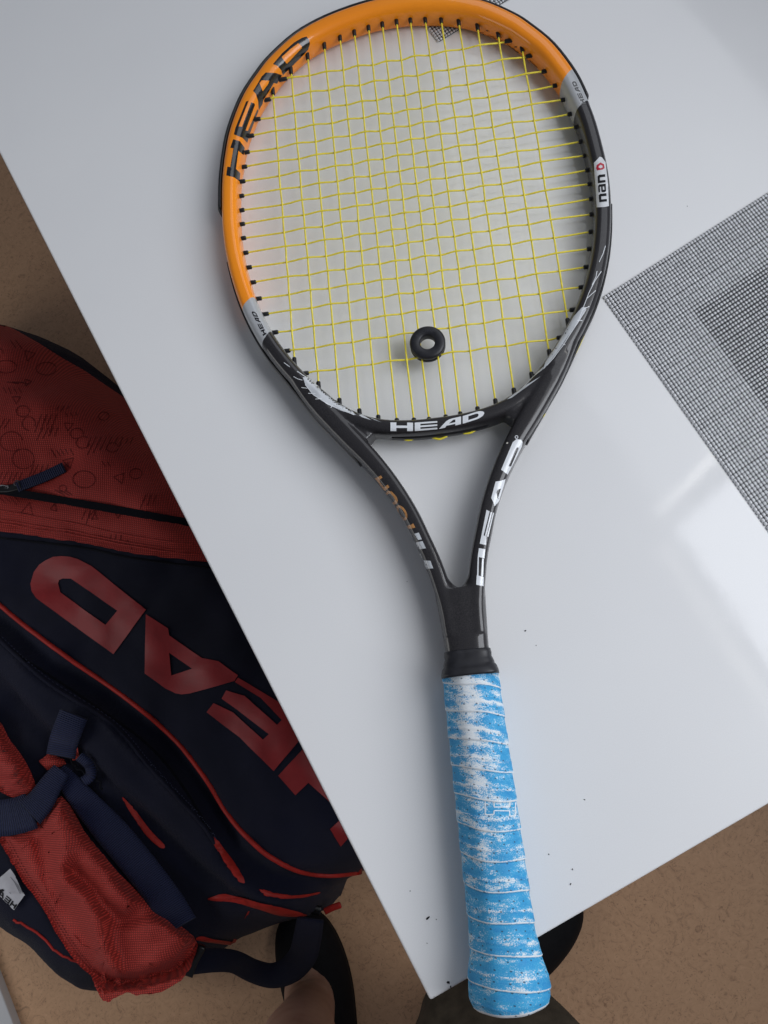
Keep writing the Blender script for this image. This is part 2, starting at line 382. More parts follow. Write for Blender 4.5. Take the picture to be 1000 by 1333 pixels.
# big black letters on the orange hoop
c1 = crop(290, 20, 5.797)
blk = {
 'D': [(c1([(380, 368), (450, 285), (540, 205), (600, 170), (632, 160), (652, 183), (658, 215), (645, 258), (600, 308), (455, 450), (440, 412), (412, 380)]), (c1([(445, 315), (510, 255), (570, 210), (597, 232), (597, 247), (485, 365), (466, 345)]),))],
 'A': [(c1([(325, 432), (400, 435), (447, 452), (410, 515), (385, 510), (345, 580), (305, 640), (300, 668), (272, 716), (268, 650), (250, 592), (230, 570), (262, 520), (295, 462)]), (c1([(278, 512), (295, 490), (352, 493), (345, 515), (302, 573)]),))],
 'E': [(c1([(97, 850), (120, 838), (145, 842), (172, 868), (190, 872), (205, 893), (185, 962), (150, 925), (85, 898)]), ()), (c1([(145, 843), (172, 868), (243, 676), (238, 664), (215, 657)]), ()), (c1([(190, 872), (204, 894), (270, 720), (262, 708)]), ()), (c1([(97, 850), (120, 838), (196, 645), (178, 650)]), ())],
 'H': [(c1([(80, 935), (130, 950), (165, 1000), (158, 1055), (118, 1022), (82, 1002), (58, 1000)]), ()), (c1([(82, 1002), (118, 1022), (100, 1160), (58, 1146)]), ()), (c1([(36, 1142), (58, 1146), (100, 1160), (132, 1190), (127, 1252), (85, 1222), (28, 1208)]), ())],
}
for ch in 'HEAD': decal('letter', FB, blk[ch], M_BLACKP, frame, 0.12, 2.5)
# white letters along the right arm of the throat
c2 = crop(590, 560, 6.055)
wht = {
 'D': [(c2([(378, 312), (425, 200), (470, 95), (500, 70), (535, 75), (547, 95), (540, 130), (458, 292), (428, 350), (410, 335)]), (c2([(435, 285), (455, 285), (515, 145), (510, 132), (495, 145)]),))],
 'A': [(c2([(335, 405), (375, 400), (412, 385), (400, 430), (360, 560), (325, 600), (318, 570), (300, 535)]), (c2([(340, 490), (350, 470), (376, 460), (350, 540)]),))],
 'E': [(c2([(263, 628), (288, 640), (240, 830), (262, 838), (258, 905), (210, 895)]), ()), (c2([(296, 645), (306, 648), (262, 836), (250, 832)]), ()), (c2([(313, 650), (321, 652), (276, 840), (268, 838)]), ())],
 'H': [(c2([(203, 930), (252, 938), (246, 1010), (194, 998)]), ()), (c2([(228, 1010), (240, 1012), (236, 1155), (222, 1150)]), ()), (c2([(186, 1143), (240, 1158), (238, 1230), (182, 1218)]), ()), (c2([(194, 998), (203, 1000), (200, 1150), (188, 1145)]), ())],
}
for ch in 'HEAD': decal('letter', FB, wht[ch], M_WHITEP, frame, 0.14, 2.0)
decal('registered_mark', FB, [(arc(672.5, 569, 2.3, 2.3, 0, 360, 12)[:-1], (arc(672.5, 569, 1.4, 1.4, 0, 360, 10)[:-1],))], M_WHITEP, frame, 0.14, 2)
# white letters on the bridge
c3 = crop(480, 510, 5.556)
word('HEAD', FB, c3([(158, 284), (330, 284), (500, 270), (600, 250), (690, 228), (848, 178)]), c3([(158, 222), (330, 224), (500, 212), (600, 194), (690, 174), (848, 124)]), M_WHITEP, frame, 0.07, 0.14)
# copper and silver letters on the left arm
c4 = crop(480, 600, 7.842)
decal('letter', FB, [(c4([(65, 180), (125, 148), (143, 172), (112, 192), (118, 215), (160, 268), (195, 242), (213, 268), (172, 305), (150, 292), (88, 205)]), ())], M_COPPER, frame, 0.13, 2)
decal('letter', FB, [(c4([(172, 325), (200, 303), (240, 315), (285, 365), (300, 405), (290, 435), (262, 448), (238, 425), (262, 418), (270, 395), (255, 365), (225, 335), (205, 335), (190, 348)]), ())], M_COPPER, frame, 0.13, 2)
def rot2(P, cx, cy, deg): c, q = math.cos(math.radians(deg)), math.sin(math.radians(deg)); return [(cx + (x - cx) * c - (y - cy) * q, cy + (x - cx) * q + (y - cy) * c) for x, y in P]
decal('letter', FB, [(c4(rot2(arc(338, 530, 46, 86, 0, 360, 24)[:-1], 338, 530, -30)), (c4(rot2(arc(340, 530, 23, 58, 0, 360, 20)[:-1], 340, 530, -30)),))], M_COPPER, frame, 0.13, 2)
bpy.context.view_layer.update()
decal('letter', FB, [(c4([(388, 662), (440, 650), (455, 638), (478, 680), (435, 692), (408, 695)]), ())], M_COPPER, frame, 0.13, 2)
decal('letter', FB, [(c4([(468, 742), (512, 732), (543, 800), (505, 808)]), ()), (c4([(470, 836), (550, 818), (585, 892), (500, 904)]), ())], M_SILVER, frame, 0.13, 2)
decal('letter', FB, [(c4([(512, 928), (524, 926), (560, 1015), (632, 1020), (660, 1097), (590, 1100), (620, 1195), (606, 1200)]), ())], M_SILVER, frame, 0.13, 2)
# silver flashes with white scratch lines at the lower hoop
c5 = crop(370, 400, 5.263); c6 = crop(600, 400, 5.0)
decal('silver_flash', FB, [(c5([(128, 480), (160, 478), (220, 530), (330, 612), (440, 684), (490, 738), (400, 712), (300, 668), (200, 598), (145, 530)]), ()), (c5([(450, 690), (520, 728), (598, 774), (530, 752)]), ()), (c5([(560, 742), (670, 790), (620, 772)]), ())], M_SILVER, frame, 0.12, 2.5)
decal('silver_flash', FB, [(c6([(735, 60), (790, 0), (820, 0), (780, 70), (700, 185), (640, 275), (545, 398), (535, 405), (550, 360), (640, 225)]), ()), (c6([(540, 385), (530, 408), (470, 455), (400, 535), (395, 530), (450, 470)]), ()), (c6([(520, 450), (440, 510), (330, 590), (300, 600), (420, 510)]), ())], M_SILVER, frame, 0.12, 2.5)
def strokes(name, segs, wd, mat, parent, bvh=FB, off=0.2, g=2.5, zfall=None):
    polys = []
    for P in segs:
        for a, b in zip(P, P[1:]):
            dx, dy = b[0] - a[0], b[1] - a[1]; l = math.hypot(dx, dy) or 1; nx, ny = -dy / l * wd / 2, dx / l * wd / 2
            polys.append(([(a[0] + nx, a[1] + ny), (b[0] + nx, b[1] + ny), (b[0] - nx, b[1] - ny), (a[0] - nx, a[1] - ny)], ()))
    return decal(name, bvh, polys, mat, parent, off, g, zfall=zfall)
strokes('scratch_lines', [c5(p) for p in ([(0, 380), (40, 410)], [(90, 440), (150, 480)], [(65, 475), (95, 492), (125, 500)], [(120, 550), (160, 555)], [(145, 530), (200, 600), (300, 665), (400, 705), (480, 738)], [(165, 590), (215, 592)], [(215, 630), (260, 625)], [(320, 690), (332, 672)], [(350, 675), (440, 712)])], 0.75, M_WHITEP, frame)
c7 = crop(690, 200, 5.555)
strokes('scratch_lines', [c7(p) for p in ([(545, 668), (530, 720), (500, 785)], [(485, 850), (478, 890), (450, 950)], [(515, 852), (470, 920), (425, 1010), (350, 1210)], [(475, 990), (412, 1048)], [(428, 1105), (372, 1135)], [(340, 1205), (378, 1208)])] + [c6(p) for p in ([(815, 15), (765, 95), (715, 170), (668, 245), (600, 335), (560, 380)], [(755, 90), (785, 85)], [(662, 238), (680, 245)])], 0.75, M_WHITEP, frame)
# small logos on the grey bands
ca = crop(310, 390, 16.67)
word('HEAD', FB, ca([(622, 745), (380, 255)]), ca([(550, 790), (272, 225)]), M_BLACKP, frame, 0.16, 0.14)
cb = crop(725, 90, 20)
word('HEAD', FB, cb([(765, 905), (470, 280)]), cb([(655, 925), (375, 305)]), M_BLACKP, frame, 0.16, 0.14)
# badge
cn = crop(765, 200, 17.77)
decal('badge', FB, [(cn([(150, 215), (280, 75), (330, 90), (410, 200), (425, 330), (470, 700), (490, 1215), (380, 1240), (215, 1245), (190, 800), (165, 500)]), ())], simple('badge_foil', (0.62, 0.63, 0.64), 0.35, 0.5, 0.1, 400), frame, 0.2, 2)
word('nan', FB, cn([(445, 1110), (425, 860), (400, 450)]), cn([(275, 1130), (255, 880), (232, 470)]), M_INK, frame, 0.14, 0.3)
decal('letter', FB, [(cn([(215, 270), (295, 210), (375, 250), (390, 340), (345, 375), (225, 392), (200, 340)]), (cn([(255, 300), (300, 262), (345, 290), (345, 325), (300, 345), (258, 330)]),))], M_REDP, frame, 0.3, 2)

# strings: photographed grommet positions, mains then crosses
MT = [(355.5, 121), (379, 94), (400.7, 75.5), (422.5, 61.7), (442.8, 51), (461.5, 44.5), (480, 37.8), (498, 33.5), (516.5, 30), (534.5, 28), (553.8, 27.7), (574.6, 28), (597.5, 31), (622, 37), (649, 46.7), (680, 65.2)]
MB = [(383.3, 468.4), (414.6, 499.8), (442, 521.6), (468, 535.3), (492.6, 543.5), (516.8, 547.9), (539, 547.4), (558.7, 546.5), (580.4, 543.3), (599.3, 539.3), (621.8, 532.6), (645, 522.4), (669, 508.4), (692, 487.6), (715, 458), (739, 417.6)]
XL = [(371, 102.8), (350, 129.5), (336.5, 155), (328, 176.6), (322.2, 198), (318.9, 217), (316.6, 236), (315, 255), (315.4, 273.6), (316, 291.6), (317.5, 310), (320.5, 329), (325, 348), (330.4, 367.4), (337.8, 388.6), (347, 408.7), (359.3, 432.5), (375, 456.6), (399, 485.8)]
XR = [(660, 53.5), (687.5, 73), (708, 93), (722.6, 111.5), (733.2, 130), (742, 148.5), (750.3, 165.4), (756.5, 184.3), (761.9, 202.6), (765, 221.5), (768, 239.5), (770, 258.8), (770.6, 279), (769.4, 301.7), (767.4, 324), (763, 347.6), (756.6, 374), (745, 403.4), (728, 439.6)]
def on_plane(px, py):
    z = 12.0
    for _ in range(4): p = back(px, py, z); z = z0(p.y)
    return p
mains = [(on_plane(*a), on_plane(*b)) for a, b in zip(MT, MB)]; crosses = [(on_plane(*a), on_plane(*b)) for a, b in zip(XL, XR)]
def isect(a, b, c, d):
    r = b - a; s = d - c; k = r.x * s.y - r.y * s.x; t = ((c.x - a.x) * s.y - (c.y - a.y) * s.x) / k; u = ((c.x - a.x) * r.y - (c.y - a.y) * r.x) / k; return t, u
gm = None
def grommet(p, d):
    global gm
    d = d.normalized()
    if gm is None:
        pts = [Vector((0, 0, -4.5)), Vector((0, 0, 1.1)), Vector((0, 0, 1.4)), Vector((0, 0, 1.8))]
        rr = [1.55, 1.5, 1.35, 0.95]
        vv, ff = [], []
        for i, q in enumerate(pts):
            for kx, ky in circ(rr[i], 10): vv.append((kx, ky, q.z))
        for i in range(3):
            for k in range(10): ff.append((i * 10 + k, i * 10 + (k + 1) % 10, (i + 1) * 10 + (k + 1) % 10, (i + 1) * 10 + k))
        ff.append(tuple(range(30, 40)))
        o = mesh_obj('grommet', vv, ff, M_GROM); gm = o.data
    else: o = bpy.data.objects.new('grommet', gm); COL.objects.link(o)
    o.parent = racket; o.matrix_parent_inverse = Matrix.Translation((0, -0.3, 0))
    o.rotation_mode = 'QUATERNION'; o.rotation_quaternion = d.to_track_quat('Z', 'Y'); o.location = p * S
def string(path):
    in_racket(tube('string', path, 0.64, M_STRING, None, 7))
rs = random.Random(3)
for i, (a, b) in enumerate(mains):
    pts = [a - (b - a).normalized() * 4, a]
    ts = sorted((isect(a, b, c, d)[0], j) for j, (c, d) in enumerate(crosses) if 0.005 < isect(a, b, c, d)[0] < 0.995 and 0.0 < isect(a, b, c, d)[1] < 1.0)
    for t, j in ts: p = a.lerp(b, t); pts.append(p + Vector((rs.uniform(-.25, .25), 0, (-0.28 if (i + j) % 2 else 0.28))))
    pts += [b, b + (b - a).normalized() * 4]; string(catmull(pts, 3))
    grommet(a, b - a); grommet(b, a - b)
for j, (a, b) in enumerate(crosses):
    pts = [a - (b - a).normalized() * 4, a]
    ts = sorted((isect(a, b, c, d)[0], i) for i, (c, d) in enumerate(mains) if 0.0 < isect(a, b, c, d)[0] < 1 and 0.0 < isect(a, b, c, d)[1] < 1.0)
    for t, i in ts: p = a.lerp(b, t); pts.append(p + Vector((0, rs.uniform(-.3, .3), (0.85 if (i + j) % 2 else -0.85))))
    pts += [b, b + (b - a).normalized() * 4]; string(catmull(pts, 3))
    grommet(a, b - a); grommet(b, a - b)
# outside: bumper guard over the tip, grommet strips on the lower sides and the bridge, string loops showing between them
def side_strip(name, pts, off, w, h, dz, mat, n=4):
    P = catmull([(x, y, 0) for x, y in pts], n); out = []
    for i, p in enumerate(P):
        t = (P[min(i + 1, len(P) - 1)] - P[max(i - 1, 0)]).normalized(); nn = Vector((t.y, -t.x, 0)); of = off(p) if callable(off) else off; out.append(Vector((p.x + nn.x * of, p.y + nn.y * of, z0(p.y) + dz)))
    V, F = sweep(out, lambda i: supere(w, h, 3, 12)); return in_racket(mesh_obj(name, V, F, mat))
up = [(-x, y) for x, y in half[10:0:-1]] + half[:9]
side_strip('bumper_guard', up, lambda p: -(hoop_w(p) + 0.3 + 0.9 * max(0, min(1, (-p.x + 60) / 60))), 1.7, 6.2, 1.0, M_GROM)
lw = [(x, y) for x, y in half[12:18]] + [(76.5, 366), (66, 351.5), (56, 338), (48, 327)]
side_strip('grommet_strip', lw, -6.3, 0.9, 3.2, -0.8, M_GROM)
side_strip('grommet_strip', [(-x, y) for x, y in lw][::-1], -6.3, 0.9, 3.2, -0.8, M_GROM)
side_strip('grommet_strip', [(30, 344), (18, 342), (0, 341.3), (-18, 342), (-30, 344)], -5.2, 1.1, 3.0, -0.6, M_GROM)
def loop_out(pts, bulge):
    P = [on_plane(*p) for p in pts]; in_racket(tube('string_loop', catmull([p + Vector((0, 0, -1)) for p in P], 5), 0.75, M_STRING, None, 7))
loop_out([(522, 569), (531, 572.5), (541, 569.5)], 1); loop_out([(562, 568.5), (572, 571), (582, 567)], 1); loop_out([(603, 563.5), (613, 562.5), (624, 555.5)], 1)
loop_out([(768, 412), (760, 436), (745, 468), (735, 489), (725, 500)], 1); loop_out([(709, 532), (708.5, 539), (702, 546)], 1)
loop_out([(398, 522), (405, 533), (414, 540)], 1); loop_out([(436, 567), (442, 576), (450, 580)], 1)

# grip with a helical overgrip
PITCH = 15.5
def grip_w(y):
    K = [(11, 15.5), (11.6, 18.2), (13, 19.8), (16, 20.8), (20, 21.2), (25, 20.9), (30, 20.0), (37, 18.5), (46, 17.5), (60, 17.1), (110, 16.7), (187, 15.9)]
    for (a, wa), (b, wb) in zip(K, K[1:]):
        if y <= b: t = (y - a) / (b - a); return wa + (wb - wa) * t
    return 15.9
NR, NY = 112, 420
V, F, UV = [], [], []
for j in range(NY + 1):
    y = 11 + (185.6 - 11) * j / NY; w = grip_w(y)
    for k in range(NR + 1):
        a = 2 * math.pi * k / NR - math.pi / 2                # starts underneath
        c, s = math.cos(a), math.sin(a)
        r = max(abs(c), abs(s) * 1.10, (abs(c) + abs(s) * 1.08) / 1.32); r2 = (abs(c) ** 12 + (abs(s) * 1.12) ** 12 + ((abs(c) + abs(s) * 1.06) / 1.30) ** 12) ** (1 / 12)
        rad = w / r2 * 1.02
        hv = y - PITCH * (k / NR) + 0.7 * math.sin(a * 2 + y * 0.05)
        f = (hv / PITCH) % 1.0
        bump = 0.75 * (1 - f) if f > 0.04 else 0.75 * (f / 0.04)
        bump += 0.22 * math.exp(-((f - 0.42) / 0.05) ** 2)
        if y < 17: bump *= (y - 11) / 6
        rad += bump
        V.append((rad * c, y, z0(y) + 0.3 + rad * s)); UV.append((k / NR * 0.105, hv * 0.001))
W1 = NR + 1
for j in range(NY):
    for k in range(NR): F.append((j * W1 + k, (j + 1) * W1 + k, (j + 1) * W1 + k + 1, j * W1 + k + 1))
F.append(tuple(range(NR)))
grip = in_racket(mesh_obj('grip', V, F)); grip['label'] = 'worn light blue overgrip with white rubbed patches'
uvl = grip.data.uv_layers.new(name='UVMap')
for lp in grip.data.loops: uvl.data[lp.index].uv = UV[lp.vertex_index]
def mat_grip():
    k = NT('worn_blue_overgrip', 0.65, 0.3)
    uv = k.t.nodes.new('ShaderNodeUVMap').outputs[0]; sep = k.t.nodes.new('ShaderNodeSeparateXYZ'); k.t.links.new(uv, sep.inputs[0])
    obj = k.coord('Object'); so = k.t.nodes.new('ShaderNodeSeparateXYZ'); k.t.links.new(obj, so.inputs[0])
    ph = k.math('FRACT', k.math('MULTIPLY', sep.outputs[1], 1000 / PITCH))
    mp = k.t.nodes.new('ShaderNodeMapping'); mp.inputs['Scale'].default_value = (75, 190, 1); k.t.links.new(uv, mp.inputs[0])
    big = k.tex('ShaderNodeTexNoise', mp.outputs[0], Scale=1.0, Detail=6.0, Roughness=0.62)
    mp2 = k.t.nodes.new('ShaderNodeMapping'); mp2.inputs['Scale'].default_value = (420, 2600, 1); k.t.links.new(uv, mp2.inputs[0])
    fib = k.tex('ShaderNodeTexNoise', mp2.outputs[0], Scale=1.0, Detail=4.0, Roughness=0.7)
    fine = k.tex('ShaderNodeTexNoise', obj, Scale=1500.0, Detail=3.0, Roughness=0.7)
    # rubbed band where the palm lies: a little left of the middle of the top face, fading towards the butt
    bx = k.math('ADD', so.outputs[0], 0.003); band = k.math('EXPONENT', k.math('MULTIPLY', k.math('MULTIPLY', bx, bx), -22000.0))
    band = k.math('MULTIPLY', band, k.math('MULTIPLY_ADD', so.outputs[1], 7.0, -0.35, True))
    band2 = k.math('ADD', k.math('MULTIPLY_ADD', band, 0.22, -0.035), k.math('MULTIPLY', k.math('LESS_THAN', so.outputs[1], 0.0135), 0.4))
    seam = k.math('MULTIPLY', k.math('LESS_THAN', k.math('ABSOLUTE', k.math('SUBTRACT', ph, 0.05)), 0.026), k.math('MULTIPLY_ADD', fib.outputs[0], 0.8, -0.17))
    ridge = k.math('MULTIPLY', k.math('EXPONENT', k.math('MULTIPLY', k.math('POWER', k.math('SUBTRACT', ph, 0.42), 2.0), -220.0)), 0.10)
    near = k.math('MULTIPLY', k.math('EXPONENT', k.math('MULTIPLY', k.math('POWER', k.math('SUBTRACT', ph, 0.12), 2.0), -60.0)), 0.06)
    sgrad = k.math('MULTIPLY', k.math('SUBTRACT', so.outputs[1], 0.09), 0.30)
    v = k.math('ADD', big.outputs[0], band2)
    for t in (seam, ridge, near, sgrad): v = k.math('ADD', v, t)
    v = k.math('ADD', v, k.math('MULTIPLY_ADD', fib.outputs[0], 0.26, -0.13)); v = k.math('ADD', v, k.math('MULTIPLY_ADD', fine.outputs[0], 0.75, -0.375))
    m = k.ramp(v, [(0.53, (0, 0, 0)), (0.66, (1, 1, 1))])
    blue = k.ramp(big.outputs[0], [(0.30, (0.008, 0.20, 0.48)), (0.62, (0.030, 0.34, 0.60))])
    blue = k.mix(k.math('MULTIPLY_ADD', fine.outputs[0], 0.9, -0.30, True), blue, (0.16, 0.47, 0.66))
    wht = k.ramp(fib.outputs[0], [(0.3, (0.60, 0.64, 0.66)), (0.7, (0.76, 0.77, 0.77))])
    col = k.mix(k.math('MULTIPLY', m, 0.95), blue, wht)
    # perforations of the overgrip
    mp3 = k.t.nodes.new('ShaderNodeMapping'); mp3.inputs['Scale'].default_value = (1 / 0.0072, 1 / 0.0048, 0); k.t.links.new(uv, mp3.inputs[0])
    vo = k.tex('ShaderNodeTexVoronoi', mp3.outputs[0], Scale=1.0, Randomness=0.35); vo.voronoi_dimensions = '2D'
    hole = k.math('LESS_THAN', vo.outputs['Distance'], 0.085)
    col = k.mix(k.math('MULTIPLY', hole, 0.8), col, (0.03, 0.06, 0.10)); k.color(col)
    k.bump(k.math('MULTIPLY_ADD', hole, -1.0, k.math('ADD', fine.outputs[0], fib.outputs[0])), 0.25, 0.0004)
    return k.m
grip.data.materials.append(mat_grip())
GB = BVHTree.FromPolygons([v.co / S for v in grip.data.vertices], [tuple(p.vertices) for p in grip.data.polygons])
cg = crop(600, 1010, 10)
M_GRIPW = simple('grip_print_white', (0.68, 0.71, 0.73), 0.6, 0.3, 0.15, 900)
strokes('grip_logo', [cg(p) for p in ([(318, 330), (318, 505)], [(432, 330), (432, 405), (635, 405), (635, 335)], [(432, 500), (432, 452), (635, 455), (635, 522)], [(318, 505), (432, 500)], [(635, 522), (712, 520)], [(712, 345), (712, 520)])], 1.3, M_GRIPW, grip, GB, 0.12, 2.5, 30)
# rubber collar
cy = [(199, 13.2, 10.7), (198.6, 13.7, 11.2), (196.5, 14.0, 11.5), (194.2, 13.9, 11.5), (193, 14.4, 12), (191.2, 15.0, 12.7), (190, 15.1, 13.0), (188.5, 16.2, 14.6), (185.5, 16.9, 16.2), (184, 16.9, 16.3)]
cp = [Vector((0, y, z0(y) + 0.15)) for y, w, h in cy]
V, F = sweep(cp, lambda i: supere(cy[i][1], cy[i][2], 4.0, 48)); in_racket(mesh_obj('collar', V, F, M_RUBBER))['label'] = 'shiny black rubber collar between throat and grip'
# ------------------------------------------------------------------ dampener
dc = on_plane(557, 449); zt = z0(400)
prof = [(5.0, -1.2), (4.75, 3.2), (5.1, 4.4), (5.8, 4.9), (10.0, 4.9), (11.3, 4.4), (11.8, 3.4), (11.8, 1.9), (10.8, 1.3), (10.8, 0.4), (11.7, -0.1), (11.7, -1.8), (11.0, -2.4), (5.4, -2.4)]
V, F = [], []
for k in range(56):
    a = 2 * math.pi * k / 56
    for r, z in prof: V.append((dc.x + r * math.cos(a), dc.y + r * math.sin(a), zt + z))
m = len(prof)
for k in range(56):
    for i in range(m): F.append((k * m + i, ((k + 1) % 56) * m + i, ((k + 1) % 56) * m + (i + 1) % m, k * m + (i + 1) % m))
damp = mesh_obj('vibration_dampener', V, F, M_RUBBER); tag(damp, 'small round black rubber dampener clipped between the yellow strings', 'dampener')
def text_mesh(name, s, size):
    cu = bpy.data.curves.new(name, 'FONT'); cu.body = s; cu.size = size; cu.align_x = 'CENTER'; cu.extrude = 0.0; cu.resolution_u = 3; cu.space_character = 1.25
    o = bpy.data.objects.new(name, cu); COL.objects.link(o); me = bpy.data.meshes.new_from_object(o.evaluated_get(bpy.context.evaluated_depsgraph_get())); bpy.data.objects.remove(o); return me
me = text_mesh('raised_lettering', 'PACIFIC', 3.0)
for v in me.vertices:
    a = math.pi / 2 - v.co.x / 7.6 + 0.12; r = 6.7 + v.co.y
    v.co = Vector(((dc.x + r * math.cos(a)) * S, (dc.y + r * math.sin(a)) * S, (zt + 5.0) * S))
rl = link('raised_lettering', me, simple('worn_raised_rubber', (0.035, 0.035, 0.045), 0.5, 0.4, 0.2, 200), damp, False)
#@@REST
strokes('hairline_crack', [crop(540, 0, 6.25)(p) for p in ([(520, 262), (555, 268), (567, 297), (600, 288), (640, 300), (675, 340), (715, 325)], [(755, 360), (800, 400), (850, 432)], [(935, 490), (1000, 550)])], 0.6, simple('dark_crack', (0.10, 0.02, 0.01), 0.6), frame)
# ------------------------------------------------------------------ woven placemats
M_WEFT = simple('pale_grey_vinyl_thread', (0.62, 0.625, 0.64), 0.4, 0.45, 0.2, 500)
M_WARP = simple('black_vinyl_thread', (0.028, 0.028, 0.031), 0.4, 0.4, 0.3, 300)
M1 = back(785, 386, 1.2); E1 = (back(1000, 250, 1.2) - M1).normalized(); E2 = (back(1000, 690, 1.2) - M1).normalized()
PU, PV = 2.35, 2.65; NU, NV = 170, 113
q_in = back(904, 402, 1.2) - M1; det_ = E1.x * E2.y - E1.y * E2.x
ZU, ZV = round((q_in.x * E2.y - q_in.y * E2.x) / det_ / PU), round((E1.x * q_in.y - E1.y * q_in.x) / det_ / PV)
def thread_mesh(name, weft):
    V, F = [], []
    for j in range(0 if weft else 1, NV if weft else NU):
        base = len(V); n = (NU if weft else NV)
        inner_line = (ZV <= j < NV - ZV) if weft else (ZU <= j < NU - ZU)
        js = random.uniform(-.10, .10); sub = 4 if weft else 2; steps = sub * n
        for i in range(steps + 1):
            c = i / sub; lo = ZU if weft else ZV
            ins = inner_line and lo <= c <= n - lo
            jj = random.uniform(-.05, .05)
            if weft:
                f = math.sin(math.pi * c) ** 2; wd = (1.22 if not ins else 0.95) * (0.72 + 0.30 * f); z = 0.62 + 0.62 * f
                a, b = c * PU, (j + .5) * PV + js + jj
            else:
                f = math.sin(math.pi * c) ** 2; wd = 0.36 if not ins else 0.50; z = 1.16 - 0.7 * (1 - f)
                z = 0.50 + 0.62 * f; a, b = (j + 0.0) * PU + js + jj, c * PV
            for q, dz in ((-1, -.38), (-.5, .06), (.5, .06), (1, -.38)):
                u, v = (a, b + q * wd) if weft else (a + q * wd, b)
                p = E1 * u + E2 * v; V.append((p.x, p.y, z + dz))
            if i:
                k = base + i * 4
                for q in range(3): F.append((k + q - 4, k + q, k + q + 1, k + q - 3))
    me = bpy.data.meshes.new(name); me.from_pydata([(x * S, y * S, z * S) for x, y, z in V], [], F); me.update()
    me.materials.append(M_WEFT if weft else M_WARP)
    for p in me.polygons: p.use_smooth = True
    return me
def backing_mesh():
    c = [E1 * u + E2 * v for u, v in ((1.2, .6), (NU * PU, .6), (NU * PU, NV * PV), (1.2, NV * PV))]
    V = [(p.x * S, p.y * S, z * S) for z in (0.05, 0.28) for p in c]; me = bpy.data.meshes.new('backing')
    me.from_pydata(V, [], [(3, 2, 1, 0), (4, 5, 6, 7), (0, 1, 5, 4), (1, 2, 6, 5), (2, 3, 7, 6), (3, 0, 4, 7)]); me.update(); me.materials.append(M_WARP); return me
mb_ = backing_mesh()
mw, mp_ = thread_mesh('weft_threads', True), thread_mesh('warp_threads', False)
C2 = back(570, 54.5, 1.2) - E2 * (NV * PV)
for org, lab in ((M1, 'woven grey and black placemat at the right edge of the table'), (C2, 'woven grey and black placemat behind the tip of the racket')):
    t = thing('placemat', lab, 'placemat'); t['group'] = 'woven placemats on the table'; t.location = (org.x * S, org.y * S, 0.0003)
    for nm, me in (('weft_threads', mw), ('warp_threads', mp_), ('backing', mb_)):
        o = bpy.data.objects.new(nm, me); COL.objects.link(o); o.parent = t
        if nm != 'backing': o['kind'] = 'stuff'
# crumbs
V, F = [], []
rc_ = random.Random(5)
for px, py, r in ((557, 1195, 1.5), (583.5, 1279, 1.3), (587, 1285, 1.0), (684, 821, .9), (698, 840, .5), (745.5, 1132, .8), (743, 1151, .9), (714.5, 1112, .5), (761, 1041, .7), (568, 1197, .5), (534, 1160, .5), (556, 1228, .5), (565, 1298, .4), (530, 757, .4), (895, 268, .4)):
    r *= 0.85; p = back(px, py, 0.3); k = len(V); n = 7; a0 = rc_.uniform(0, 6)
    st = rc_.uniform(1, 2.2)
    ring = [(r * rc_.uniform(.6, 1.2) * math.cos(2 * math.pi * i / n), r * rc_.uniform(.6, 1.2) * math.sin(2 * math.pi * i / n) / st) for i in range(n)]
    ring = [(x * math.cos(a0) - y * math.sin(a0), x * math.sin(a0) + y * math.cos(a0)) for x, y in ring]
    V += [(p.x + x, p.y + y, 0.05) for x, y in ring] + [(p.x + .7 * x, p.y + .7 * y, 0.5 * r) for x, y in ring] + [(p.x, p.y, 0.7 * r)]
    for i in range(n):
        j = (i + 1) % n; F += [(k + i, k + j, k + n + j, k + n + i), (k + n + i, k + n + j, k + 2 * n)]
tag(mesh_obj('crumbs', V, F, M_INK, None, False), 'tiny dark crumbs scattered over the white table', 'crumbs', kind='stuff')

# ------------------------------------------------------------------ racket bag on the floor
bag = thing('racket_bag', 'navy and red racket bag lying on the floor beside the table', 'sports bag')
bo = back(150, 900, FZ); bag.location = bo * S
def in_bag(o, parent=None):
    if parent: o.parent = parent
    else: o.parent = bag; o.matrix_parent_inverse = Matrix.Translation(-bo * S)
    return o
OUT = [(423, 1197), (346, 1222), (300, 1240), (266, 1262), (240, 1284), (205, 1298), (180, 1303), (140, 1308), (110, 1303), (82, 1285), (48, 1252), (0, 1223), (-70, 1180), (-150, 1060), (-190, 850), (-170, 600), (-110, 440), (-50, 408), (0, 418), (30, 426), (66, 436), (92, 448), (112, 464), (126, 480), (138, 498), (200, 560), (300, 640), (400, 780), (490, 940), (545, 1080), (535, 1115), (479, 1141), (436, 1163)]
OW = [back(x, y, -610 if not (115 < x < 470 and y < 1000) else -640) for x, y in OUT]
def seg_d(px, py, P):
    best = 1e9
    for (ax, ay), (bx, by) in zip(P, P[1:]):
        dx, dy = bx - ax, by - ay; t = max(0, min(1, ((px - ax) * dx + (py - ay) * dy) / (dx * dx + dy * dy + 1e-9)))
        best = min(best, math.hypot(px - ax - t * dx, py - ay - t * dy))
    return best
def inside(px, py, P):
    c = False; j = len(P) - 1
    for i in range(len(P)):
        if (P[i][1] > py) != (P[j][1] > py) and px < (P[j][0] - P[i][0]) * (py - P[i][1]) / (P[j][1] - P[i][1]) + P[i][0]: c = not c
        j = i
    return c
K1 = [(-80, 760), (0, 818), (60, 868), (144, 918), (195, 962), (240, 1010), (272, 1060), (300, 1110), (345, 1148), (400, 1162)]
K2 = [(-80, 830), (0, 905), (60, 965), (130, 1020), (190, 1085), (240, 1135), (300, 1180)]
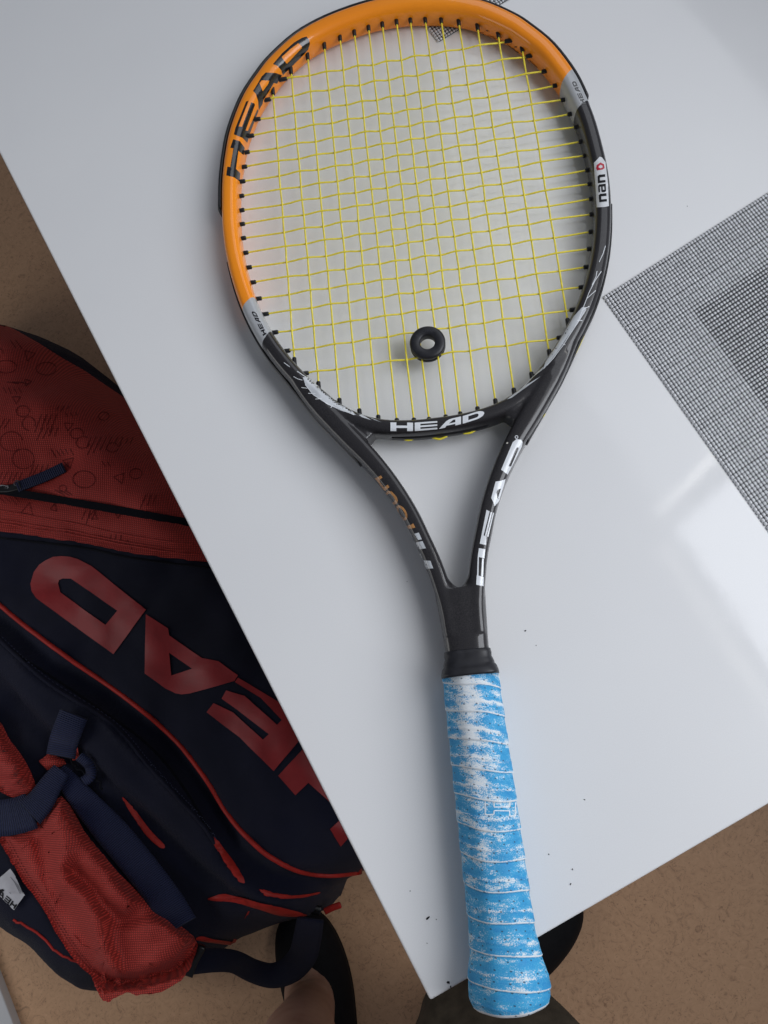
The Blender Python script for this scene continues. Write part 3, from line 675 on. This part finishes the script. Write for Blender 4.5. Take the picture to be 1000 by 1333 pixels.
K3 = [(-60, 780), (0, 834), (60, 888), (144, 942), (192, 996), (220, 1026), (259, 1068), (280, 1098)]
KZ = [(-60, 628), (0, 638), (120, 658), (245, 680), (320, 692)]
KP = [(-60, 740), (0, 787), (30, 812), (90, 857), (144, 893), (195, 932), (228, 962), (247, 984), (271, 1017), (295, 1056), (319, 1086), (349, 1113), (388, 1132.6), (430, 1138.6), (475, 1133.5), (500, 1125)]
KS = [(-60, 683), (0, 691), (102, 706), (170, 720), (272, 733), (330, 742)]
OWp = [(p.x, p.y) for p in OW] + [(OW[0].x, OW[0].y)]
xs = [p.x for p in OW]; ys = [p.y for p in OW]; G = 7.0
nx = int((max(xs) - min(xs)) / G) + 3; ny = int((max(ys) - min(ys)) / G) + 3; X0 = min(xs) - G; Y0 = min(ys) - G
g_ = lambda d, s: math.exp(-(d / s) ** 2)
def bag_h(x, y, d):
    u, v = proj_px(Vector((x, y, -480)))
    H = 262.0
    s1 = seg_d(u, v, K1); s2 = seg_d(u, v, K2)
    below = 1 / (1 + math.exp(-((v - 905) - (u * 0.95)) / 18.0))           # over towards the front pockets
    H -= 42 * below
    H -= 26 * g_(s1, 15) + 22 * g_(s2, 14) - 12 * g_(seg_d(u, v, K3), 7)
    H -= 7 * g_(seg_d(u, v, KZ), 9) - 4 * g_(seg_d(u, v, KS), 6)
    H += 20 * noise.noise(Vector((x / 150, y / 150, 3.1))) + 9 * noise.noise(Vector((x / 60, y / 60, 7.7))) * (1 + below) + 3.0 * noise.noise(Vector((x / 24, y / 24, 1.7)))
    if v < 690: H += 12 * noise.noise(Vector((x / 75, y / 75, 5.5))) + 20 * math.sin((u * 0.55 + v) / 38.0) * g_(seg_d(u, v, [(10, 600), (120, 520)]), 60)
    t = min(1, d / 105.0); return H * (1 - (1 - t) ** 2.3) ** (1 / 2.3)
V, F, idx = [], [], {}
for i in range(nx):
    for j in range(ny):
        x, y = X0 + i * G, Y0 + j * G
        ins = inside(x, y, OWp[:-1]); d = seg_d(x, y, OWp)
        if ins or d < G * 1.5:
            if not ins:
                best = 1e9
                for (ax, ay), (bx, by) in zip(OWp, OWp[1:]):
                    dx, dy = bx - ax, by - ay; t = max(0, min(1, ((x - ax) * dx + (y - ay) * dy) / (dx * dx + dy * dy))); e = math.hypot(x - ax - t * dx, y - ay - t * dy)
                    if e < best: best = e; nxy = (ax + t * dx, ay + t * dy)
                x, y = nxy
            idx[i, j] = len(V); V.append((x, y, FZ + 0.8 + (bag_h(x, y, d) if ins else 0)))
for i in range(nx - 1):
    for j in range(ny - 1):
        q = [(i, j), (i + 1, j), (i + 1, j + 1), (i, j + 1)]
        if all(k in idx for k in q): F.append(tuple(idx[k] for k in q))
body = in_bag(mesh_obj('body', V, F, M_NAVY)); body['label'] = 'soft navy main compartment'
BB = BVHTree.FromPolygons([v.co / S for v in body.data.vertices], [tuple(p.vertices) for p in body.data.polygons])
def on_bag(px, py, off=0): return project(BB, px, py, off, -500)[0]
def edge_taper(poly, w):
    P = list(poly) + [poly[0]]
    return lambda px, py: min(1, seg_d(px, py, P) / w)
def patch(name, poly, mat, off=2.0, g=8, bulge=None, taper=8, label=None, parent=None):
    if name in ('red_accent', 'pouch', 'side_pocket'): poly = [(p.x, p.y) for p in catmull([(x, y, 0) for x, y in poly], 3, True)]
    tp = edge_taper(poly, taper)
    o = decal(name, BB, [(poly, ())], mat, None, off, g, extra=(lambda a, b: bulge(a, b) * tp(a, b)) if bulge else None, zfall=-500)
    if name in ('pouch', 'side_pocket'):
        vs_ = o.data.vertices; n = len(vs_); sx = sum(v.co.x for v in vs_) / n; sy = sum(v.co.y for v in vs_) / n
        px_ = [proj_px(v.co / S) for v in vs_]; bz = [on_bag(a, b).z for a, b in px_]
        mz = sorted(bz)[int(n * .72)]; bz = [max(z, mz - 38) for z in bz]
        for v, (a, b), z in zip(vs_, px_, bz):
            t = tp(a, b); zz = (mz * 0.62 + z * 0.38) * t + z * (1 - t)
            v.co = back(a, b, max(z + 2.5, zz) + off + bulge(a, b) * t) * S
    in_bag(o, parent)
    if label: o['label'] = label
    return o
endp = [(-130, 440), (-50, 410), (0, 422), (20, 431), (50, 448), (80, 467), (110, 484), (130, 498), (160, 518), (230, 570), (300, 650), (345, 742), (272, 733), (170, 720), (102, 706), (0, 691), (-80, 680), (-160, 620)]
ep = patch('end_panel', endp, M_RED, 2.0, 7, label='red printed end panel with navy zip')
M_BACK = M_NAVYD
# zip and puller
def ribbon(name, pts, wd, mat, off, parent=None, arch=0.0, zs=None, thick=1.6, n=6, wf=None):
    """flat strap along photo points, resting on the bag (or at given heights), with real thickness and UVs along its length"""
    P = catmull([(x, y, (zs[i] if zs else 0)) for i, (x, y) in enumerate(pts)], n); V, F, U, E = [], [], [], []; L = 0
    for i, p in enumerate(P):
        a, b = P[max(i - 1, 0)], P[min(i + 1, len(P) - 1)]; dx, dy = b.x - a.x, b.y - a.y; l = math.hypot(dx, dy) or 1
        if i: L += math.hypot(p.x - P[i - 1].x, p.y - P[i - 1].y)
        w = wd * (wf(i / (len(P) - 1)) if wf else 1)
        ed = [(p.x - dy / l * q * w, p.y + dx / l * q * w) for q in (-.5, 0, .5)]
        E.append((ed, max(on_bag(x, y).z for x, y in ed) if not zs else p.z, L))
    for i in range(len(E)):
        r = range(max(0, i - 9), min(len(E), i + 10)); z = max(sum(E[j][1] for j in r) / len(r), E[i][1]) + off if not zs else E[i][1]
        (ax, ay), _, (bx, by) = E[i][0]
        for k in range(7):
            q = k / 6; h = (arch if not zs else 3.5 * arch) * (1 - (2 * q - 1) ** 2); V.append(back(ax + (bx - ax) * q, ay + (by - ay) * q, z + h)); U.append((E[i][2] * 0.01, q - .5))
    for i in range(len(P) - 1):
        for k in range(6): F.append((i * 7 + k, i * 7 + k + 1, i * 7 + 8 + k, i * 7 + 7 + k))
    F = [q if (V[q[1]] - V[q[0]]).cross(V[q[2]] - V[q[0]]).dot(CAM - V[q[0]]) > 0 else q[::-1] for q in F]
    o = mesh_obj(name, V, F, mat); uvl = o.data.uv_layers.new(name='UVMap')
    for lp in o.data.loops: uvl.data[lp.index].uv = U[lp.vertex_index]
    sd = o.modifiers.new('thickness', 'SOLIDIFY'); sd.thickness = thick * S; sd.offset = -1
    return in_bag(o, parent)
zp = ribbon('zipper', KZ, 10, M_NAVYD, 3.0)
ribbon('zipper_coil', KZ, 2.4, M_GROM, 3.8, parent=zp, thick=0.8)
bpy.context.view_layer.update()
pl = ribbon('zip_puller', [(22, 634), (40, 627), (60, 619), (83, 608)], 13, M_WEB, 7.0, thick=2.5)
ribbon('zip_slider', [(-4, 636), (10, 636), (27, 632)], 9, M_GROM, 6.0, thick=4)
strokes('slider_ring', [arc(7, 633, 7, 3.5, 0, 360, 12), arc(24, 630, 3, 3, 0, 360, 8)], 1.2, simple('gunmetal', (0.10, 0.10, 0.11), 0.35, 0.5, 0.1, 80, metal=0.8), None, BB, 9, 6, -500).parent = pl
# printed line pattern on the red panel
cq = crop(0, 380, 2.941); segs = []
for x, y, a, b in ((25, 290, 38, 25), (175, 298, 38, 25), (45, 573, 43, 37), (90, 640, 42, 38), (325, 720, 42, 32), (295, 545, 25, 20), (90, 460, 25, 20), (112, 505, 25, 25), (320, 580, 25, 22), (0, 238, 15, 15), (245, 755, 15, 13), (430, 600, 22, 18), (520, 700, 24, 20), (395, 480, 20, 16)):
    a0 = random.uniform(0, 90); segs.append(cq(arc(x, y, a, b, a0, a0 + random.choice((300, 345, 360)), 18)))
for x, y, r in ((110, 245, 24), (65, 415, 18), (105, 350, 16), (110, 838, 28), (262, 515, 20), (268, 655, 26), (460, 715, 24), (210, 830, 16), (455, 850, 20), (360, 860, 20)):
    a0 = random.uniform(0, 120); segs.append(cq([(x + r * math.cos(math.radians(a0 + q)), y + r * math.sin(math.radians(a0 + q))) for q in (0, 120, 240, 360)]))
for x, y, n, ang, ln in ((15, 370, 4, 62, 34), (30, 350, 3, 5, 40), (160, 470, 4, 115, 80), (165, 520, 4, 112, 60), (0, 490, 3, 120, 60), (195, 600, 5, 55, 40), (350, 560, 5, 112, 70), (390, 650, 2, 55, 35), (225, 440, 3, 120, 25), (10, 690, 5, 112, 55), (130, 660, 4, 112, 70), (40, 190, 2, 55, 45), (250, 465, 3, 60, 20), (450, 560, 4, 112, 40), (215, 760, 3, 30, 40), (0, 790, 4, 40, 40), (330, 840, 3, 110, 50), (430, 930, 3, 100, 40), (470, 950, 2, 60, 40), (560, 780, 3, 110, 50)):
    for i in range(n):
        a0 = math.radians(ang + random.uniform(-5, 5)); xx = x + i * 19; l = ln * random.uniform(.6, 1.1); segs.append(cq([(xx, y), (xx + l * math.cos(a0), y + l * math.sin(a0))]))
o = strokes('printed_pattern', segs, 0.85, M_REDK, None, BB, 2.5, 7, -500); o.parent = ep; o['kind'] = 'stuff'
# lettering
LT = {
 'D': ([(148.5, 851.6), (48, 779), (42, 770), (40.5, 760), (45, 744.5), (52, 735), (60, 729.5), (70, 725), (81, 724), (92, 725), (102, 728), (120, 737), (190.5, 794)], ([(76.5, 759.5), (78, 755), (82.5, 753), (93, 753), (153.6, 795), (138, 813.5), (79.5, 771.5)],)),
 'A': ([(190.5, 800), (219, 818), (220.5, 827), (264, 857), (285, 861), (310, 879), (305.5, 886.5), (247, 903), (237, 904), (229, 902.4), (216, 896), (189, 876.5)], ([(220.5, 849.5), (251, 870.5), (223.5, 879.5)],)),
 'E': ([(310, 882), (364, 915), (392, 961), (356.5, 1003.6), (340, 987), (313, 960), (269.5, 927), (278.5, 915), (304, 927), (343, 963), (350.5, 955.6), (310, 924), (289, 909), (295, 898.5), (319, 906), (361, 943.6), (367, 937.6), (340, 909), (306, 888)], ()),
 'H': ([(396, 973), (362.5, 1009.6), (385, 1035), (401.6, 1018.6), (448, 1062), (430, 1078.6), (443.6, 1101), (480, 1060), (458, 1038), (446, 1050), (418, 1010), (420, 990)], ()),
}
for ch in 'HEAD': in_bag(decal('letter', BB, [LT[ch]], M_REDL, None, 1.4, 8, zfall=-500), body)
# piping, seams
def bag_tube(name, pts, r, mat, off, n=6, parent=None): return in_bag(tube(name, [on_bag(p.x, p.y, off) for p in catmull([(x, y, 0) for x, y in pts], n)], r, mat, None, 8), parent)
bag_tube('piping', KP, 3.0, M_REDC, 1.0)
for dv in (-9, -14, -26):
    bag_tube('seam_cord', [(x, y + dv * (1 - 0.25 * max(0, x) / 300)) for x, y in KS], 1.3, M_RED, 2.2, parent=None)
bag_tube('piping', [(0, 1209), (17, 1219), (50, 1246), (84, 1279), (105, 1294), (123, 1300), (140, 1301)], 1.5, M_REDC, 0.5)
bag_tube('seam_cord', K3, 2.5, M_NAVY, 0.5); bag_tube('seam_cord', [(-40, 800), (20, 850), (110, 910), (190, 968), (235, 1020), (275, 1085)], 2.0, M_NAVYD, 0.3)
bag_tube('seam_cord', [(0, 560 + 140), (102, 712), (170, 726), (272, 739)], 1.5, M_NAVYD, 1.0)
st = []
P = catmull([(x, y, 0) for x, y in K3], 30)
for a, b in zip(P[::2], P[1::2]): st.append([(a.x + 2, a.y - 3), (b.x + 2, b.y - 3)])
strokes('stitching', st, 0.9, simple('pale_navy_thread', (0.05, 0.06, 0.11), 0.6), None, BB, 2.5, 7, -500).parent = body
patch('red_accent', [(276, 1092), (281, 1093), (292, 1107), (306, 1126), (316, 1143), (318, 1150), (312, 1148), (300, 1134), (288, 1116)], M_REDC, 2.0, 6, lambda a, b: 1.2, 3)
patch('red_accent', [(272, 1170), (282, 1165), (294, 1163.5), (314, 1166), (339, 1173.6), (364, 1179), (396, 1188), (394, 1191), (364, 1190), (335, 1181), (303, 1174)], M_REDC, 2.0, 6, lambda a, b: 1.2, 3)
patch('red_accent', [(337, 1157), (350, 1161), (371, 1165), (395, 1164), (414, 1160), (412, 1163), (390, 1168), (365, 1169), (345, 1165)], M_REDC, 2.0, 6, lambda a, b: 1.2, 3)
patch('red_accent', [(160, 1037), (170, 1046), (195, 1080), (214, 1100), (210, 1104), (190, 1086), (170, 1058)], M_REDC, 2.0, 6, lambda a, b: 1.2, 3)
patch('red_accent', [(255, 1222), (280, 1226), (306, 1229), (306, 1225), (280, 1221), (262, 1217)], M_REDC, 2.0, 6, lambda a, b: 1.2, 3)
# front pouch with folds
pouch = [(82.6, 1034), (60, 1060), (40.6, 1078), (20, 1086), (5.6, 1090.6), (28, 1137), (56, 1176), (84, 1223.6), (112, 1256), (142, 1274), (175, 1277), (206, 1268), (236, 1256), (256, 1224), (232, 1201), (196, 1176), (168, 1148), (140, 1114.4), (112, 1078)]
def pouch_b(px, py):
    r1 = seg_d(px, py, [(70, 1060), (85, 1110), (78, 1130), (86, 1146), (110, 1168), (125, 1195), (138, 1240), (150, 1270)])
    v1 = seg_d(px, py, [(44, 1082), (62, 1128), (66, 1150), (86, 1190), (112, 1230), (128, 1262)])
    v2 = seg_d(px, py, [(96, 1138), (120, 1150), (136, 1178), (160, 1196), (205, 1186)])
    r2 = seg_d(px, py, [(78, 1052), (108, 1112), (135, 1152), (160, 1178)]); r3 = seg_d(px, py, [(200, 1200), (225, 1225), (200, 1262)])
    st_ = seg_d(px, py, [(14, 1092), (38, 1136), (66, 1176), (94, 1222), (122, 1258), (150, 1280)])
    return max(5.0, 20 + 17 * g_(r1, 12) - 11 * g_(v1, 10) - 17 * g_(v2, 14) + 12 * g_(r2, 14) + 10 * g_(r3, 18) - 3 * g_(st_, 4) + 2.5 * noise.noise(Vector((px / 16, py / 16, 2))))
po = patch('pouch', pouch, M_RED, 6, 3, pouch_b, 14, 'rumpled red cloth pouch with folds')
PB = BVHTree.FromPolygons([v.co / S for v in po.data.vertices], [tuple(p.vertices) for p in po.data.polygons])
so_ = []
for off_ in (0, 4):
    P = catmull([(9 + off_, 1094, 0), (33 + off_, 1138, 0), (61 + off_, 1177, 0), (89 + off_, 1223, 0), (117 + off_, 1259, 0), (145 + off_, 1279, 0)], 24)
    for a, b in zip(P[::2], P[1::2]): so_.append([(a.x, a.y), (b.x, b.y)])
o = strokes('stitching', so_, 0.9, M_REDK, None, PB, 0.8, 5, -490); o.parent = po
patch('side_pocket', [(-40, 905), (0, 938), (12, 958), (30, 984), (46, 1016), (47, 1030), (36, 1039), (12, 1035), (0, 1020), (-40, 980)], M_RED, 3, 5, lambda a, b: 26 - 12 * g_(seg_d(a, b, [(0, 950), (22, 985), (38, 1020)]), 5), 16, 'puffed red side pocket')
patch('red_tab', [(53, 989), (66, 979), (86, 991), (88, 995), (74, 1000), (64, 1003)], M_RED, 6, 5, lambda a, b: 8, 5)
patch('red_tab', [(98, 975), (106, 970), (109, 984), (99, 987)], M_RED, 6, 5, lambda a, b: 8, 5)
patch('red_tab', [(222, 1196), (232, 1200), (230, 1208), (220, 1206)], M_RED, 6, 5, lambda a, b: 6, 4)
# webbing
ribbon('webbing_strap', [(-30, 1064), (0, 1065), (22, 1062), (40, 1056)], 48, M_WEB, 18, arch=2.5, thick=2.5)
ribbon('webbing_strap', [(38, 1058), (52, 1044), (66, 1022), (80, 1003)], 40, M_WEB, 20, arch=3, thick=2.5, wf=lambda t: 1.05 - 0.45 * t)
ribbon('webbing_strap', [(76, 1002), (92, 1022), (120, 1055), (155, 1095), (190, 1138), (218, 1176), (236, 1206)], 42, M_WEB, 12, arch=1.5, thick=2.5, wf=lambda t: 0.5 + 0.55 * min(1, t * 2.2))
ribbon('webbing_loop', [(96, 930), (90, 945), (83, 965), (79, 985)], 38, M_WEB, 12, arch=3, thick=2.5)
ribbon('webbing_loop', [(103, 984), (116, 996), (118, 1010), (108, 1018)], 14, M_WEB, 12, arch=4, thick=2)
bag_tube('seam_cord', [(95, 985), (104, 1002), (122, 1015), (145, 1019)], 1.5, M_NAVYD, 14)
# care label
lb = patch('care_label', [(0, 1146), (8, 1138), (17, 1130), (28, 1147), (36.4, 1165), (22.4, 1183), (10, 1171), (0, 1160), (-14, 1150)], M_LABEL, 6, 5, lambda a, b: 5, 12, 'white cloth care label')
LB = BVHTree.FromPolygons([v.co / S for v in lb.data.vertices], [tuple(p.vertices) for p in lb.data.polygons])
cl = crop(0, 1080, 8.333)
word('HEAD', LB, cl([(160, 862), (80, 790), (0, 716), (-90, 650)]), cl([(190, 815), (110, 740), (20, 662), (-60, 600)]), M_INK, lb, 0.14, 0.7, zfall=-500)
strokes('fine_print', [cl([(115 + i * 22 - 8 * i, 515 + 28 * i * .6), (250 - 9 * i * 1.0, 660 + 18 * i * .7)]) for i in range(4)] + [cl([(105, 680), (120, 695)])], 0.8, M_GREYINK, None, LB, 0.6, 6, -500).parent = lb
# hanging shoulder strap and buckles at the near end
ribbon('shoulder_strap', [(250, 1252), (280, 1250), (305, 1252), (330, 1264), (355, 1270), (378, 1262), (394, 1244), (400, 1222), (404, 1198)], 34, M_NAVY, 0, zs=[-560, -575, -600, -635, -650, -640, -610, -580, -560], arch=1.0, thick=4, wf=lambda t: 1.0 - 0.1 * math.sin(t * 6))
ribbon('strap_buckle', [(244, 1271), (250, 1254), (262, 1232)], 14, M_GROM, 0, zs=[-548, -545, -545], arch=0.6, thick=8)
ribbon('strap_buckle', [(393, 1178), (405, 1183), (418, 1186)], 13, M_GROM, 0, zs=[-590, -588, -590], arch=0.6, thick=8)
ribbon('pull_tab', [(422, 1187), (432, 1182), (443, 1178)], 9, M_REDC, 0, zs=[-592, -588, -585], arch=0.4, thick=3)

# ------------------------------------------------------------------ person behind the camera: legs, slippers, brown shorts
person = thing('person', 'person in black slippers and brown shorts standing with one bare ankle showing', 'person')
pf = back(405, 1300, FZ); person.location = pf * S
def in_person(o): o.parent = person; o.matrix_parent_inverse = Matrix.Translation(-pf * S); return o
Lf = [(back(397, 1262, -712), 26, 24), (back(400, 1286, -700), 32, 30), (back(403, 1306, -682), 34, 34), (back(402, 1322, -650), 34, 36), (back(396, 1338, -590), 38, 40), (back(388, 1380, -470), 48, 52), (back(385, 1450, -330), 50, 54), (back(388, 1560, -220), 55, 58), (Vector((-150, -250, -60)), 72, 75), (Vector((-100, -330, 90)), 88, 88), (Vector((0, -345, 170)), 105, 105)]
Rf = [(back(680, 1226, -712), 26, 24), (back(658, 1250, -700), 32, 30), (back(645, 1272, -682), 34, 34), (back(642, 1300, -640), 36, 38), (back(652, 1345, -560), 44, 46), (back(648, 1365, -400), 50, 52), (back(645, 1390, -230), 50, 52), (Vector((20, -130, -140)), 60, 60), (Vector((70, -240, -40)), 76, 76), (Vector((95, -330, 90)), 88, 88)]
allp = Lf + Rf[::-1]
cen = catmull([p for p, a, b in allp], 6); rad = catmull([(a, b, 0) for p, a, b in allp], 6)
V, F = [], []; NS = 24
prev = None
for i, p in enumerate(cen):
    t = (cen[min(i + 1, len(cen) - 1)] - cen[max(i - 1, 0)]).normalized()
    ref = Vector((1, 0, 0)) if abs(t.x) < .9 else Vector((0, 0, 1))
    if prev is not None: ref = prev
    s = (ref - t * ref.dot(t)).normalized(); prev = s; u = t.cross(s)
    for k in range(NS): a = 2 * math.pi * k / NS; V.append(p + s * (rad[i].x * math.cos(a)) + u * (rad[i].y * math.sin(a)))
for i in range(len(cen) - 1):
    for k in range(NS): F.append((i * NS + k, i * NS + (k + 1) % NS, (i + 1) * NS + (k + 1) % NS, (i + 1) * NS + k))
F.append(tuple(range(NS))[::-1]); F.append(tuple((len(cen) - 1) * NS + k for k in range(NS)))
in_person(mesh_obj('body', V, F, M_SKIN))
def slipper(toe, heel):
    ax = (heel - toe); ax.z = 0; ax.normalize(); sd = Vector((-ax.y, ax.x, 0))
    K = [(0, 6, 14), (4, 18, 22), (12, 29, 30), (28, 40, 38), (55, 48, 45), (90, 51, 52), (125, 49, 58), (165, 43, 60), (205, 38, 62), (240, 35, 62), (256, 27, 58), (265, 12, 40)]
    KK = catmull(K, 5); V, F = [], []; N = 26
    for q in KK:
        for k in range(N):
            a = math.pi * 2 * k / N; c, s = math.cos(a), math.sin(a)
            w = q.y * math.copysign(abs(c) ** .85, c); h = (q.z * abs(s) ** .9 if s > 0 else 0)
            bend = 5 * math.sin(q.x / 265 * math.pi)
            p = toe + ax * q.x + sd * (w + bend); V.append((p.x, p.y, FZ + 1 + (6 if s > -.01 else 0) * 0 + h))
    for i in range(len(KK) - 1):
        for k in range(N): F.append((i * N + k, i * N + (k + 1) % N, (i + 1) * N + (k + 1) % N, (i + 1) * N + k))
    F.append(tuple(range(N))[::-1]); F.append(tuple((len(KK) - 1) * N + k for k in range(N)))
    bm = bmesh.new(); me = bpy.data.meshes.new('slipper'); me.from_pydata([(v[0] * S, v[1] * S, v[2] * S) for v in V], [], F)
    bm.from_mesh(me); bmesh.ops.recalc_face_normals(bm, faces=bm.faces); bm.to_mesh(me); bm.free()
    return in_person(link('slipper', me, M_SHOE))
slipper(back(383, 1185, -720), back(416, 1330, -720)); slipper(back(750, 1160, -720), back(640, 1266, -720))
# shorts leg over the bent knee
SP = [(Vector((92, -330, 90)), 100), (Vector((70, -240, -30)), 88), (Vector((25, -140, -120)), 72), (back(645, 1385, -200), 64), (back(646, 1368, -215), 60), (back(646, 1352, -228), 50), (back(646, 1345, -236), 34)]
cen = catmull([p for p, r in SP], 9); rr = catmull([(r, 0, 0) for p, r in SP], 9); V, F = [], []; NS = 64
for i, p in enumerate(cen):
    t = (cen[min(i + 1, len(cen) - 1)] - cen[max(i - 1, 0)]).normalized(); s = Vector((1, 0, 0)); s = (s - t * s.dot(t)).normalized(); u = t.cross(s)
    f = i / (len(cen) - 1)
    for k in range(NS):
        a = 2 * math.pi * k / NS; r = rr[i].x * (1 + 0.05 * f * math.sin(a * 9 + 1.3 + f * 3) + 0.06 * noise.noise(Vector((math.cos(a) * 2, math.sin(a) * 2, f * 9))))
        V.append(p + s * (r * math.cos(a)) + u * (r * math.sin(a)))
for i in range(len(cen) - 1):
    for k in range(NS): F.append((i * NS + k, i * NS + (k + 1) % NS, (i + 1) * NS + (k + 1) % NS, (i + 1) * NS + k))
in_person(mesh_obj('shorts', V, F, M_BROWN))
# ------------------------------------------------------------------ white furniture foot at the lower left
a, b = back(0, 1288, -722), back(17, 1333, -722); d = (b - a).normalized(); nrm = Vector((d.y, -d.x, 0))
if nrm.x > 0: nrm = -nrm
a2 = a - d * 260
tag(slab('cabinet', a2, a2 + d * 620, a2 + d * 620 + nrm * 400, a2 + nrm * 400, FZ, -722, M_LEG, 2), 'corner of a low white cabinet on the floor at lower left', 'cabinet')
